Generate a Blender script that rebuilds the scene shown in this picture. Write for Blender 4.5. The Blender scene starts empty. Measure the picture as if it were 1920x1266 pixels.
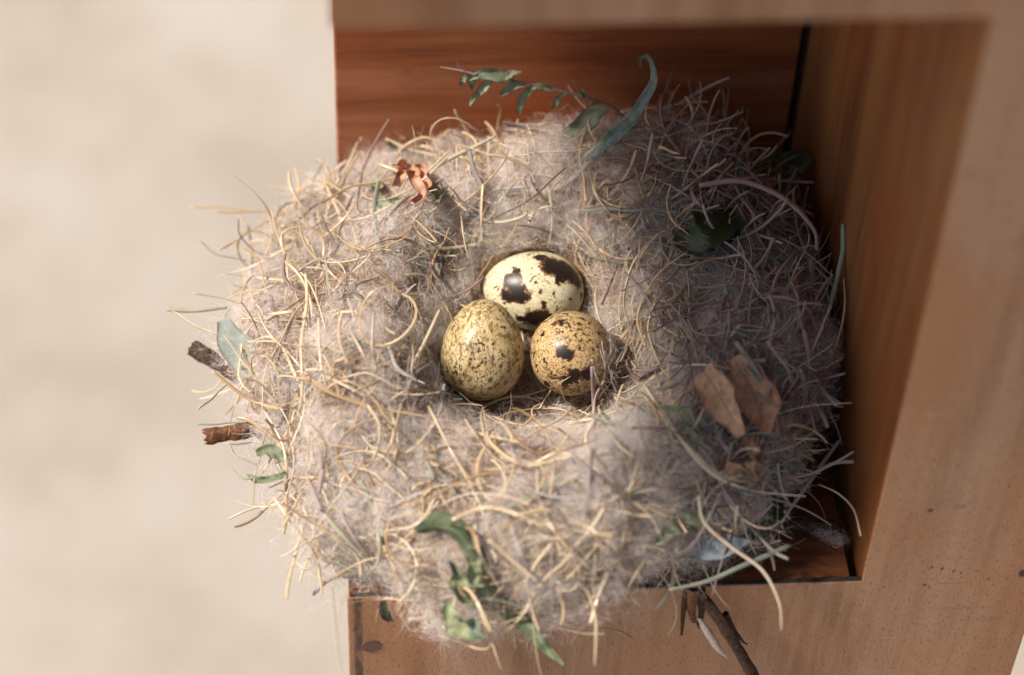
import bpy, math, random
import numpy as np
from mathutils import Vector, Euler, Matrix
from mathutils.bvhtree import BVHTree

rng = np.random.default_rng(11)
random.seed(5)
scene = bpy.context.scene
COL = scene.collection

# ------------------------------------------------------------------ camera
CAM_POS = np.array([0.0015482, -0.4323925, 0.5906753])
CAM_ROT = (math.radians(42.2135), math.radians(-1.9307), math.radians(-3.6710))
FPX = 4574.43                                   # focal length in pixels of the 1920 px wide photograph
cam_d = bpy.data.cameras.new("camera")
cam = bpy.data.objects.new("camera", cam_d)
COL.objects.link(cam)
cam.location = CAM_POS
cam.rotation_euler = CAM_ROT
cam_d.sensor_width = 36.0
cam_d.lens = 36.0 * FPX / 1920.0
cam_d.clip_start = 0.01
cam_d.clip_end = 200.0
cam_d.dof.use_dof = True
cam_d.dof.focus_distance = 0.752
cam_d.dof.aperture_fstop = 5.2
scene.camera = cam

# ------------------------------------------------------------------ sky and sun
SUN_DIR = Vector((-0.60, -0.09, 0.78)).normalized()       # towards the sun: from the left, slightly in front
world = bpy.data.worlds.new("World")
scene.world = world
world.use_nodes = True
wn = world.node_tree
wn.nodes.clear()
wo = wn.nodes.new("ShaderNodeOutputWorld")
wb = wn.nodes.new("ShaderNodeBackground")
sky = wn.nodes.new("ShaderNodeTexSky")
sky.sky_type = 'NISHITA'
sky.sun_disc = False
sky.sun_elevation = math.asin(SUN_DIR.z)
sky.sun_rotation = math.atan2(SUN_DIR.x, SUN_DIR.y)
sky.dust_density = 3.0
wb.inputs["Strength"].default_value = 0.05
wn.links.new(sky.outputs[0], wb.inputs["Color"])
wn.links.new(wb.outputs[0], wo.inputs["Surface"])

sun_d = bpy.data.lights.new("sun", 'SUN')
sun_d.energy = 3.7
sun_d.angle = math.radians(6.5)
sun_d.color = (1.0, 0.895, 0.775)
sun = bpy.data.objects.new("sun", sun_d)
COL.objects.link(sun)
sun.rotation_euler = SUN_DIR.to_track_quat('Z', 'Y').to_euler()

scene.view_settings.view_transform = 'Standard'
scene.view_settings.look = 'None'
scene.view_settings.exposure = 0.84
scene.view_settings.gamma = 1.0
scene.view_settings.use_curve_mapping = False
scene.render.engine = 'CYCLES'
scene.cycles.max_bounces = 10
scene.cycles.transparent_max_bounces = 8

# ------------------------------------------------------------------ measuring: photograph pixel -> point in the place
RM = np.array(Euler(CAM_ROT, 'XYZ').to_matrix())


def ray(u, v):
    d = RM @ np.array([(u - 960.0) / FPX, -(v - 633.0) / FPX, -1.0])
    return d / np.linalg.norm(d)


def at_z(u, v, z):
    d = ray(u, v)
    return CAM_POS + d * ((z - CAM_POS[2]) / d[2])


def at_y(u, v, y):
    d = ray(u, v)
    return CAM_POS + d * ((y - CAM_POS[1]) / d[1])


def project(P):
    q = (np.asarray(P) - CAM_POS) @ RM
    return 960 + FPX * q[..., 0] / -q[..., 2], 633 - FPX * q[..., 1] / -q[..., 2]


VIEW = np.array(RM[:, 2])                 # from the scene towards the camera
CAM_UP = np.array(RM[:, 1])
CAM_RIGHT = np.array(RM[:, 0])


# ------------------------------------------------------------------ material helpers
class NT:
    def __init__(self, name):
        self.m = bpy.data.materials.new(name)
        self.m.use_nodes = True
        self.t = self.m.node_tree
        self.t.nodes.clear()
        self.out = self.n("ShaderNodeOutputMaterial")

    def n(self, typ, **kw):
        nd = self.t.nodes.new(typ)
        for k, v in kw.items():
            setattr(nd, k, v)
        return nd

    def l(self, a, b):
        self.t.links.new(a, b)

    def put(self, sock, v):
        if isinstance(v, bpy.types.NodeSocket):
            self.l(v, sock)
        else:
            sock.default_value = v

    def math(self, op, a, b=0.0, c=0.0, clamp=False):
        nd = self.n("ShaderNodeMath", operation=op, use_clamp=clamp)
        for i, x in enumerate((a, b, c)):
            self.put(nd.inputs[i], x)
        return nd.outputs[0]

    def vmath(self, op, a, b=(0, 0, 0)):
        nd = self.n("ShaderNodeVectorMath", operation=op)
        self.put(nd.inputs[0], a)
        if op == 'SCALE':
            self.put(nd.inputs[3], b)
        else:
            self.put(nd.inputs[1], b)
        return nd.outputs["Value"] if op in ('LENGTH', 'DISTANCE', 'DOT_PRODUCT') else nd.outputs["Vector"]

    def mix(self, f, a, b, mode='MIX'):
        nd = self.n("ShaderNodeMix", data_type='RGBA', blend_type=mode)
        self.put(nd.inputs[0], f)
        for s, x in ((nd.inputs[6], a), (nd.inputs[7], b)):
            if not isinstance(x, bpy.types.NodeSocket):
                x = (*x[:3], 1.0)
            self.put(s, x)
        return nd.outputs[2]

    def ramp(self, f, stops, interp='LINEAR'):
        nd = self.n("ShaderNodeValToRGB")
        cr = nd.color_ramp
        cr.interpolation = interp
        while len(cr.elements) < len(stops):
            cr.elements.new(0.5)
        for e, (p, c) in zip(cr.elements, stops):
            e.position = p
            e.color = (*c[:3], 1.0) if hasattr(c, '__len__') else (c, c, c, 1.0)
        self.put(nd.inputs[0], f)
        return nd.outputs[0]

    def smooth(self, x, lo, hi):
        nd = self.n("ShaderNodeMapRange", interpolation_type='SMOOTHSTEP')
        self.put(nd.inputs[0], x)
        nd.inputs[1].default_value = lo
        nd.inputs[2].default_value = hi
        return nd.outputs[0]

    def noise(self, vec, scale, detail=3.0, rough=0.55, dist=0.0, color=False):
        nd = self.n("ShaderNodeTexNoise")
        self.put(nd.inputs["Vector"], vec)
        nd.inputs["Scale"].default_value = scale
        nd.inputs["Detail"].default_value = detail
        nd.inputs["Roughness"].default_value = rough
        nd.inputs["Distortion"].default_value = dist
        return nd.outputs["Color" if color else "Fac"]

    def coord(self, scale=(1, 1, 1), rot=(0, 0, 0)):
        tc = self.n("ShaderNodeTexCoord")
        mp = self.n("ShaderNodeMapping")
        mp.inputs["Scale"].default_value = scale
        mp.inputs["Rotation"].default_value = rot
        self.l(tc.outputs["Object"], mp.inputs["Vector"])
        return mp.outputs[0]

    def bump(self, h, strength, dist):
        nd = self.n("ShaderNodeBump")
        nd.inputs["Strength"].default_value = strength
        nd.inputs["Distance"].default_value = dist
        self.l(h, nd.inputs["Height"])
        return nd.outputs[0]

    def pbsdf(self, color, rough=0.5, spec=0.5, normal=None, **kw):
        b = self.n("ShaderNodeBsdfPrincipled")
        self.put(b.inputs["Base Color"], color if isinstance(color, bpy.types.NodeSocket) else (*color, 1))
        self.put(b.inputs["Roughness"], rough)
        self.put(b.inputs["Specular IOR Level"], spec)
        if normal is not None:
            self.l(normal, b.inputs["Normal"])
        for k, v in kw.items():
            self.put(b.inputs[k], v)
        return b.outputs[0]

    def finish(self, shader):
        self.l(shader, self.out.inputs["Surface"])
        return self.m


def wood(name, dark, mid, light, grain='Z', fleck=0.0, streak=1.0, rough=0.45, spots=(), edge_band=None, fine=1.0, soft=0.0):
    t = NT(name)
    g = 0.07
    sc = {'Z': (1, 1, g), 'X': (g, 1, 1), 'Y': (1, g, 1)}[grain]
    tilt = (0, math.radians(-2.0), 0) if grain == 'Z' else (0, math.radians(1.2), 0)
    c = t.coord(sc, tilt)
    broad = t.noise(c, 55, 2.5, 0.5, 0.6)
    streaks = t.noise(c, 330 * fine, 4, 0.65, 0.3)
    f = t.math('ADD', t.math('MULTIPLY', broad, 0.62), t.math('MULTIPLY', streaks, 0.38 * streak))
    col = t.ramp(f, [(0.38 - soft, dark), (0.49, mid), (0.61 + soft, light)])
    # slow colour drift over the board (heartwood, old finish)
    drift = t.noise(t.coord((1, 1, 0.45)), 22, 2, 0.5)
    col = t.mix(t.math('MULTIPLY', t.smooth(drift, 0.46, 0.68), 0.6), col, tuple(x * y for x, y in zip(mid, (1.12, 0.84, 0.58))))
    stain = t.noise(t.coord((1, 1, 0.8)), 75, 4, 0.65)
    col = t.mix(t.math('MULTIPLY', t.smooth(stain, 0.56, 0.72), 0.30), col, tuple(x * 0.5 for x in mid))
    h = streaks
    if fleck > 0:
        fs = {'Z': (1, 1, 0.12), 'X': (0.12, 1, 1), 'Y': (1, 0.12, 1)}[grain]
        fl = t.noise(t.coord(fs, (0, math.radians(-3), 0)), 3600, 1.0, 0.4)
        fm = t.smooth(fl, 0.59, 0.70)
        col = t.mix(t.math('MULTIPLY', fm, fleck), col, tuple(x * 0.33 for x in dark))
        h = t.math('SUBTRACT', streaks, t.math('MULTIPLY', fm, 0.8))
    obj_c = t.n("ShaderNodeTexCoord").outputs["Object"]
    wob = t.noise(obj_c, 900, 3, 0.6, color=True)
    pw = t.vmath('ADD', obj_c, t.vmath('SCALE', t.vmath('SUBTRACT', wob, (0.5, 0.5, 0.5)), 0.0012))
    for (sx, sz, rx, rz, k, sc_) in spots:
        q = t.vmath('MULTIPLY', t.vmath('SUBTRACT', pw, (sx, 0, sz)), (1 / rx, 0, 1 / rz))
        d = t.vmath('LENGTH', q)
        col = t.mix(t.math('MULTIPLY', t.smooth(d, 1.15, 0.75), k), col, sc_)
    if edge_band:
        x0, x1, ztop = edge_band
        sep = t.n("ShaderNodeSeparateXYZ")
        t.l(pw, sep.inputs[0])
        m = t.math('MULTIPLY', t.smooth(sep.outputs[0], x0 - 0.0004, x0 + 0.0004), t.smooth(sep.outputs[0], x1 + 0.0004, x1 - 0.0004))
        m = t.math('MULTIPLY', m, t.smooth(sep.outputs[2], ztop + 0.001, ztop))
        wear = t.smooth(t.noise(t.coord((1, 1, 0.3)), 420, 3, 0.65), 0.36, 0.56)
        col = t.mix(t.math('MULTIPLY', m, t.math('MULTIPLY_ADD', wear, 0.45, 0.42)), col, (0.045, 0.030, 0.026))
    nrm = t.bump(h, 0.25, 0.0004)
    rg = t.math('MULTIPLY_ADD', streaks, 0.2, rough - 0.1)
    return t.finish(t.pbsdf(col, rg, 0.4, nrm))


def plain(name, base, var=0.25, scale=300, rough=0.6, spec=0.3, bump=0.2, bdist=0.0004, stretch=(1, 1, 1)):
    t = NT(name)
    c = t.coord(stretch)
    n = t.noise(c, scale, 4, 0.6)
    col = t.ramp(n, [(0.3, tuple(x * (1 - var) for x in base)), (0.7, tuple(min(1, x * (1 + var)) for x in base))])
    return t.finish(t.pbsdf(col, rough, spec, t.bump(n, bump, bdist)))


def fibre_mat(name, stops, rough, spec, trans, blotch=0.0):
    """Thin plant fibres: colour varies from fibre to fibre, part of the light comes through."""
    t = NT(name)
    at = t.n("ShaderNodeAttribute", attribute_name="tint")
    col = t.ramp(at.outputs["Fac"], stops)
    if blotch:
        n = t.noise(t.coord(), 260, 3, 0.6)
        col = t.mix(t.math('MULTIPLY', n, blotch), col, tuple(x * 0.62 for x in stops[0][1]))
    b = t.pbsdf(col, rough, spec)
    tr = t.n("ShaderNodeBsdfTranslucent")
    t.l(col, tr.inputs[0])
    ms = t.n("ShaderNodeMixShader")
    ms.inputs[0].default_value = trans
    t.l(b, ms.inputs[1])
    t.l(tr.outputs[0], ms.inputs[2])
    return t.finish(ms.outputs[0])


def leaf_mat(name, front, back, vein=None, rough=0.5, spec=0.35, trans=0.25, var=0.3, blot=None):
    t = NT(name)
    n = t.noise(t.coord(), 420, 4, 0.62)
    n2 = t.noise(t.coord(), 130, 3, 0.6)
    cf = t.ramp(n, [(0.3, tuple(x * (1 - var) for x in front)), (0.72, tuple(x * (1 + var) for x in front))])
    cb = t.ramp(n, [(0.3, tuple(x * (1 - var) for x in back)), (0.72, tuple(x * (1 + var) for x in back))])
    if blot:
        cf = t.mix(t.smooth(n2, 0.47, 0.63), cf, blot)
        cb = t.mix(t.smooth(n2, 0.5, 0.66), cb, blot)
    geo = t.n("ShaderNodeNewGeometry")
    at = t.n("ShaderNodeAttribute", attribute_name="side")
    col = t.mix(at.outputs["Fac"], cf, cb)
    if vein:
        va = t.n("ShaderNodeAttribute", attribute_name="across")
        vl = t.n("ShaderNodeAttribute", attribute_name="along")
        ab = t.math('ABSOLUTE', va.outputs["Fac"])
        mid = t.smooth(ab, 0.11, 0.03)
        ribs = t.math('FRACT', t.math('MULTIPLY_ADD', vl.outputs["Fac"], 7.0, t.math('MULTIPLY', ab, -1.6)))
        ribs = t.smooth(t.math('ABSOLUTE', t.math('SUBTRACT', ribs, 0.5)), 0.09, 0.02)
        col = t.mix(t.math('MAXIMUM', t.math('MULTIPLY', mid, 0.7), t.math('MULTIPLY', ribs, 0.35)), col, vein)
    b = t.pbsdf(col, rough, spec, t.bump(n, 0.35, 0.0005))
    tr = t.n("ShaderNodeBsdfTranslucent")
    t.l(col, tr.inputs[0])
    ms = t.n("ShaderNodeMixShader")
    ms.inputs[0].default_value = trans
    t.l(b, ms.inputs[1])
    t.l(tr.outputs[0], ms.inputs[2])
    return t.finish(ms.outputs[0])


# ------------------------------------------------------------------ object helpers
def thing(name, label, cat, loc=(0, 0, 0), group=None):
    o = bpy.data.objects.new(name, None)
    o.empty_display_size = 0.01
    COL.objects.link(o)
    o.location = loc
    o["label"] = label
    o["category"] = cat
    if group:
        o["group"] = group
    return o


def tag(o, label, cat, group=None):
    o["label"] = label
    o["category"] = cat
    if group:
        o["group"] = group
    return o


def mesh_obj(name, verts, faces, mat, parent=None, smooth=True, attrs=None, origin=None):
    """verts in world coordinates (N,3); faces an (M,k) int array or a list of lists."""
    V = np.asarray(verts, dtype=np.float64).reshape(-1, 3)
    if origin is None:
        origin = np.array(parent.location) if parent is not None else V.mean(axis=0)
        if parent is None:
            origin[2] = V[:, 2].min()
    V = V - origin
    me = bpy.data.meshes.new(name)
    if isinstance(faces, np.ndarray):
        k = faces.shape[1]
        me.vertices.add(len(V))
        me.vertices.foreach_set("co", V.ravel().astype(np.float32))
        me.loops.add(faces.size)
        me.loops.foreach_set("vertex_index", faces.ravel().astype(np.int32))
        me.polygons.add(len(faces))
        me.polygons.foreach_set("loop_start", (np.arange(len(faces)) * k).astype(np.int32))
        me.update(calc_edges=True)
    else:
        me.from_pydata([tuple(p) for p in V], [], [list(f) for f in faces])
        me.update()
    if smooth:
        me.polygons.foreach_set("use_smooth", np.ones(len(me.polygons), dtype=bool))
    for an, av in (attrs or {}).items():
        a = me.attributes.new(an, 'FLOAT', 'POINT')
        a.data.foreach_set("value", np.asarray(av, dtype=np.float32).ravel())
    me.materials.append(mat)
    o = bpy.data.objects.new(name, me)
    COL.objects.link(o)
    if parent is not None:
        o.parent = parent
        o.location = origin - np.array(parent.location)
    else:
        o.location = origin
    return o


def bevel(o, w, seg=2):
    md = o.modifiers.new("bevel", 'BEVEL')
    md.width = w
    md.segments = seg
    md.limit_method = 'ANGLE'
    return o


def box(name, lo, hi, mat, parent=None, bw=0.0006):
    x0, y0, z0 = lo
    x1, y1, z1 = hi
    v = [(x0, y0, z0), (x1, y0, z0), (x1, y1, z0), (x0, y1, z0), (x0, y0, z1), (x1, y0, z1), (x1, y1, z1), (x0, y1, z1)]
    f = [(0, 3, 2, 1), (4, 5, 6, 7), (0, 1, 5, 4), (1, 2, 6, 5), (2, 3, 7, 6), (3, 0, 4, 7)]
    return bevel(mesh_obj(name, v, f, mat, parent, smooth=False), bw)


def prism(name, poly_a, poly_b, mat, parent=None, bw=0.0006):
    n = len(poly_a)
    v = list(poly_a) + list(poly_b)
    f = [list(range(n))[::-1], list(range(n, 2 * n))] + [[i, (i + 1) % n, n + (i + 1) % n, n + i] for i in range(n)]
    o = mesh_obj(name, v, f, mat, parent, smooth=False)
    import bmesh
    bm = bmesh.new()
    bm.from_mesh(o.data)
    bmesh.ops.recalc_face_normals(bm, faces=bm.faces)
    bm.to_mesh(o.data)
    bm.free()
    return bevel(o, bw)


# ------------------------------------------------------------------ strand geometry (vectorised)
def norm(a):
    return a / np.maximum(np.linalg.norm(a, axis=-1, keepdims=True), 1e-12)


def tangents(P):
    T = np.empty_like(P)
    T[:, 1:-1] = P[:, 2:] - P[:, :-2]
    T[:, 0] = P[:, 1] - P[:, 0]
    T[:, -1] = P[:, -1] - P[:, -2]
    return norm(T)


def ribbon_mesh(P, w):
    M, S, _ = P.shape
    T = tangents(P)
    ref = rng.normal(size=(M, 1, 3))
    side = norm(np.cross(T, np.broadcast_to(ref, T.shape))) * (w[..., None] / 2)
    V = np.stack([P - side, P + side], axis=2).reshape(-1, 3)
    b = (np.arange(M)[:, None] * S + np.arange(S - 1)[None, :]) * 2
    F = np.stack([b, b + 1, b + 3, b + 2], axis=-1).reshape(-1, 4)
    return V, F


def tube_mesh(P, w, k=5, flat=0.6, groove=0.0):
    M, S, _ = P.shape
    T = tangents(P)
    ref = np.broadcast_to(rng.normal(size=(M, 1, 3)), T.shape)
    a = norm(np.cross(T, ref))
    b = np.cross(T, a)
    an = np.arange(k) * 2 * np.pi / k
    r = w[..., None] / 2
    rows = []
    for i, g in enumerate(an):
        m = 1 - groove if (groove and i % 2) else 1.0
        rows.append(P + a * r * math.cos(g) * m + b * r * math.sin(g) * flat * m)
    V = np.stack(rows, axis=2).reshape(-1, 3)
    base = (np.arange(M)[:, None] * S + np.arange(S - 1)[None, :]) * k
    F = []
    for i in range(k):
        j = (i + 1) % k
        F.append(np.stack([base + i, base + j, base + k + j, base + k + i], axis=-1))
    F = np.stack(F, axis=2).reshape(-1, 4)
    return V, F


def catmull(pts, n):
    p = np.asarray(pts, dtype=float)
    if len(p) == 2:
        s = np.linspace(0, 1, n)[:, None]
        return p[0] * (1 - s) + p[1] * s
    q = np.vstack([2 * p[0] - p[1], p, 2 * p[-1] - p[-2]])
    seg = np.linalg.norm(np.diff(p, axis=0), axis=1)
    cum = np.concatenate([[0], np.cumsum(seg)]) / seg.sum()
    out = []
    for s in np.linspace(0, 1, n):
        i = min(max(np.searchsorted(cum, s, side='right') - 1, 0), len(p) - 2)
        t = (s - cum[i]) / max(cum[i + 1] - cum[i], 1e-9)
        p0, p1, p2, p3 = q[i], q[i + 1], q[i + 2], q[i + 3]
        out.append(0.5 * (2 * p1 + (p2 - p0) * t + (2 * p0 - 5 * p1 + 4 * p2 - p3) * t * t + (3 * p1 - p0 - 3 * p2 + p3) * t ** 3))
    return np.array(out)


# ================================================================== THE PLACE
W, D, H = 0.155, 0.16655, 0.2213           # inside of the nest box; front opening height
# ------------------------------------------------------------------ ground, far below the box, in full sun
t = NT("pale_gravel")
c = t.coord()
a1 = t.noise(c, 4.5, 3, 0.55)
a2 = t.noise(c, 28, 4, 0.6)
a3 = t.noise(c, 240, 3, 0.6)
f = t.math('ADD', t.math('MULTIPLY', a1, 0.6), t.math('ADD', t.math('MULTIPLY', a2, 0.25), t.math('MULTIPLY', a3, 0.15)))
gc = t.ramp(f, [(0.38, (0.325, 0.285, 0.243)), (0.5, (0.385, 0.343, 0.298)), (0.62, (0.435, 0.394, 0.352))])
M_ground = t.finish(t.pbsdf(gc, 0.9, 0.2, t.bump(a3, 0.4, 0.004)))
GZ = -1.05
g = 60.0
ground = mesh_obj("ground", [(-g, -g, GZ), (g, -g, GZ), (g, g, GZ), (-g, g, GZ)], [(0, 1, 2, 3)], M_ground, smooth=False, origin=np.array([0, 0, GZ]))
ground["kind"] = "structure"

# ------------------------------------------------------------------ nest box
nb = thing("nest_box", "open fronted reddish brown wooden nest box holding the bird nest", "nest box", (W / 2, 0.08, -0.09))
L0 = np.array(nb.location)


def spot(u, v, rx, rz, k, c):
    p = at_y(u, v, -0.0014)
    return (p[0] - L0[0], p[2] - L0[2], rx, rz, k, c)


DK = (0.045, 0.012, 0.010)
spots = [spot(1745, 957, 0.0009, 0.0008, 0.95, DK), spot(1800, 950, 0.0022, 0.0016, 0.35, (0.16, 0.06, 0.05)),
         spot(1747, 1064, 0.0004, 0.0008, 0.85, DK), spot(1767, 1066, 0.0005, 0.0008, 0.85, DK), spot(1788, 1071, 0.0004, 0.0008, 0.8, DK),
         spot(1802, 1074, 0.0004, 0.0006, 0.8, DK), spot(1733, 1097, 0.0006, 0.0007, 0.85, DK), spot(1741, 1099, 0.0004, 0.0005, 0.8, DK),
         spot(1853, 1086, 0.0006, 0.0006, 0.6, DK), spot(1852, 1115, 0.0004, 0.0004, 0.6, DK), spot(1918, 1075, 0.0014, 0.0020, 0.95, DK),
         spot(1780, 1094, 0.0050, 0.00025, 0.5, (0.12, 0.05, 0.04)), spot(1668, 750, 0.0009, 0.004, 0.4, DK),
         spot(1752, 778, 0.0030, 0.0004, 0.35, (0.6, 0.45, 0.34)), spot(1668, 1196, 0.0060, 0.0003, 0.22, (0.6, 0.45, 0.34)), spot(1735, 1165, 0.0040, 0.0003, 0.22, (0.6, 0.45, 0.34)),
         spot(1800, 1140, 0.0100, 0.0007, 0.25, (0.20, 0.09, 0.04)), spot(1850, 1160, 0.006, 0.0012, 0.25, (0.20, 0.09, 0.04)), spot(1540, 1180, 0.0008, 0.014, 0.35, (0.24, 0.10, 0.04)), spot(1420, 1190, 0.0006, 0.012, 0.3, (0.24, 0.10, 0.04))]
M_front = wood("beech_front", (0.285, 0.142, 0.068), (0.375, 0.211, 0.121), (0.45, 0.275, 0.175), 'Z', fleck=0.7, rough=0.5,
               spots=spots, edge_band=(0.0018 - L0[0], 0.0044 - L0[0], -0.001 - L0[2]))
M_wall = wood("oiled_side_wood", (0.14, 0.052, 0.020), (0.24, 0.100, 0.038), (0.33, 0.16, 0.056), 'Z', rough=0.42, soft=0.06)
M_back = wood("mahogany_back", (0.20, 0.056, 0.020), (0.32, 0.102, 0.037), (0.43, 0.165, 0.080), 'X', rough=0.42, fine=0.8)
M_floor = wood("oiled_floor_wood", (0.06, 0.022, 0.012), (0.12, 0.045, 0.021), (0.20, 0.085, 0.040), 'X', rough=0.38)
M_seam = plain("charred_seam_gap_shade", (0.030, 0.024, 0.022), 0.4, 900, 0.7)  # dark front joint; also colours the strip painting shade in the corner gap
M_plug = plain("wood_plug_end_grain", (0.15, 0.072, 0.055), 0.25, 900, 0.55)

ft = 0.0014                                           # front face is a thin board
SX = 0.2107                                          # outer edge of the right stile
ZB, ZT = -0.09, 0.275
outline = [(0, ZB), (SX, ZB), (SX, ZT), (0, ZT), (0, H), (W, H), (W, 0), (0, 0)]
prism("front_panel", [(x, -ft, z) for x, z in outline], [(x, 0.0, z) for x, z in outline], M_front, nb, 0.0005)
box("seam", (0.0008, -ft + 0.0003, 0.0001), (W + 0.0035, 0.0004, 0.0004), M_seam, nb, 0.0001)
prism("floor_panel", [(0.0005, 0.0002, -0.016), (W + 0.0001, 0.0002, -0.016), (W + 0.0001, 0.0002, -0.012), (W - 0.0030, 0.0002, -0.012), (W - 0.0032, 0.0002, -0.0004), (0.0005, 0.0002, -0.0004)],
      [(0.0005, D + 0.0, -0.016), (W + 0.0001, D, -0.016), (W + 0.0001, D, -0.012), (W - 0.0030, D, -0.012), (W - 0.0032, D, -0.0004), (0.0005, D, -0.0004)], M_floor, nb, 0.0004)
box("back_panel", (0.0, D + 0.0005, ZB), (W - 0.0025, D + 0.0125, ZT), M_back, nb, 0.0008)
box("gap_shade_strip", (W - 0.0024, D + 0.0065, ZB), (W + 0.0001, D + 0.0125, ZT), M_seam, nb, 0.00005)  # added backing strip, coloured dark to stand in for shade in the gap
box("side_wall", (W + 0.0003, 0.0003, ZB), (W + 0.0135, D + 0.0125, ZT), M_wall, nb, 0.0005)
box("shading_roof", (-0.096, -0.036, ZT + 0.0005), (SX + 0.035, D + 0.05, ZT + 0.0145), M_front, nb, 0.001)  # unseen from the camera; left overhang shaped to shade the nest's right side
box("post", (0.045, 0.05, GZ - 0.1), (0.105, 0.11, -0.0165), M_wall, nb, 0.001)
# round plug in the front board
pc = at_y(697, 1213, -ft - 0.0003)
n = 36
ring = [(pc[0] + 0.0031 * math.cos(k * 2 * math.pi / n), -ft - 0.0002, pc[2] + 0.0031 * math.sin(k * 2 * math.pi / n)) for k in range(n)]
prism("wood_plug", ring, [(x, -ft + 0.002, z) for x, y, z in ring], M_plug, nb, 0.0001)

# ------------------------------------------------------------------ nest body (cup)
NC = np.array([0.0605, 0.0710])
NTH, NPR = 220, 80
prof_s = np.array([0, 0.12, 0.22, 0.34, 0.45, 0.56, 0.68, 0.80, 0.90, 1.0])
prof_r = np.array([0, 0.018, 0.031, 0.040, 0.050, 0.062, 0.075, 0.084, 0.0835, 0.074])
prof_z = np.array([0.0085, 0.0095, 0.0185, 0.031, 0.039, 0.041, 0.034, 0.018, 0.006, 0.0015])


def vnoise(x, seeds):
    """smooth pseudo noise from summed sines, x (...,3)"""
    out = 0
    for (k, ph, am) in seeds:
        out = out + am * np.sin(x @ k + ph)
    return out


seeds = [(rng.normal(size=3) * f_, rng.uniform(0, 6.28), a_) for f_, a_ in ((60, 0.9), (60, 0.9), (110, 0.7), (110, 0.7), (190, 0.5), (190, 0.5), (320, 0.35), (320, 0.35), (520, 0.25), (520, 0.25))]
seeds_c = [(rng.normal(size=3) * 26, rng.uniform(0, 6.28), 1.0) for _ in range(5)]
seeds_b = [(rng.normal(size=3) * f_, rng.uniform(0, 6.28), a_) for f_, a_ in ((45, 1), (45, 1), (90, 0.8), (90, 0.8), (150, 0.6), (150, 0.6))]


def cup_point(th, s):
    r = np.interp(s, prof_s, prof_r)
    z = np.interp(s, prof_s, prof_z)
    c_, s_ = np.cos(th), np.sin(th)
    out = np.clip((s - 0.3) / 0.5, 0, 1)
    left = np.clip(-c_, 0, 1) ** 2
    right = np.clip(c_, 0, 1) ** 2
    front = np.clip(-s_, 0, 1) ** 2
    back = np.clip(s_, 0, 1) ** 2
    pw_ = 2.0 + 1.6 * np.clip(s_ + 0.15, 0, 1)
    sq = (np.abs(c_) ** pw_ + np.abs(s_) ** pw_) ** (-1 / pw_)
    rr = r * (1 + (sq - 1) * out) * (1 + out * (0.045 * left + 0.03 * right - 0.03 * front + 0.02 * back + 0.03 * np.sin(3 * th + 1) + 0.02 * np.sin(7 * th)))
    zz = z + np.clip(1 - abs(s - 0.55) / 0.4, 0, 1) * (0.008 * back + 0.004 * right - 0.001 * front + 0.000 * left + 0.002 * np.sin(4 * th + 0.6))
    br = np.clip(np.cos(th - 0.85), 0, 1) ** 6 * np.clip((s - 0.45) / 0.3, 0, 1) * np.clip((1.02 - s) / 0.25, 0, 1)
    bl = np.clip(np.cos(th - 2.25), 0, 1) ** 4 * np.clip((s - 0.42) / 0.2, 0, 1) * np.clip((1.05 - s) / 0.25, 0, 1)
    li = np.clip(np.cos(th - 3.2), 0, 1) ** 2 * np.clip(1 - abs(s - 0.48) / 0.2, 0, 1)
    zz = zz + 0.014 * br - 0.012 * bl + 0.006 * li
    bo = np.clip(np.cos(th - 2.55), 0, 1) ** 6 * out
    rr = rr * (1 + 0.055 * bo)
    hang = np.clip((s - 0.72) / 0.28, 0, 1)
    zz = zz - hang * (0.012 * front + 0.006 * left)
    P = np.stack([NC[0] + rr * c_, NC[1] + rr * s_, zz], axis=-1)
    return P


TH, SS = np.meshgrid(np.linspace(0, 2 * np.pi, NTH, endpoint=False), np.linspace(0.0, 1, NPR), indexing='ij')
P = cup_point(TH, SS)
amp = np.interp(SS, [0, 0.2, 0.45, 1.0], [0.0003, 0.0011, 0.0027, 0.0032])
nd = vnoise(P, seeds)
outward = norm(np.stack([np.cos(TH) * np.interp(SS, [0, .4, .6, 1], [-0.4, -0.7, 0.4, 1.0]), np.sin(TH) * np.interp(SS, [0, .4, .6, 1], [-0.4, -0.7, 0.4, 1.0]), np.interp(SS, [0, .5, .8, 1], [1, 1, 0.5, 0.0])], -1))
P = P + outward * (nd * amp + vnoise(P, seeds_c) * np.interp(SS, [0, 0.3, 0.5, 1], [0, 0.0004, 0.0016, 0.0022]))[..., None]
# nothing of the nest goes through the walls or the floor
P[..., 0] = np.minimum(P[..., 0], W - 0.004)
P[..., 1] = np.minimum(P[..., 1], D - 0.004)
inside = (P[..., 0] > -0.002) & (P[..., 1] > -0.005)
P[..., 2] = np.where(inside, np.maximum(P[..., 2], 0.0006), P[..., 2])
CV = P.reshape(-1, 3)
ii, jj = np.meshgrid(np.arange(NTH), np.arange(NPR - 1), indexing='ij')
CF = np.stack([ii * NPR + jj, ((ii + 1) % NTH) * NPR + jj, ((ii + 1) % NTH) * NPR + jj + 1, ii * NPR + jj + 1], -1).reshape(-1, 4)
CF = CF[:, ::-1] if np.cross(CV[CF[5000, 1]] - CV[CF[5000, 0]], CV[CF[5000, 3]] - CV[CF[5000, 0]])[2] < 0 else CF

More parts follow.
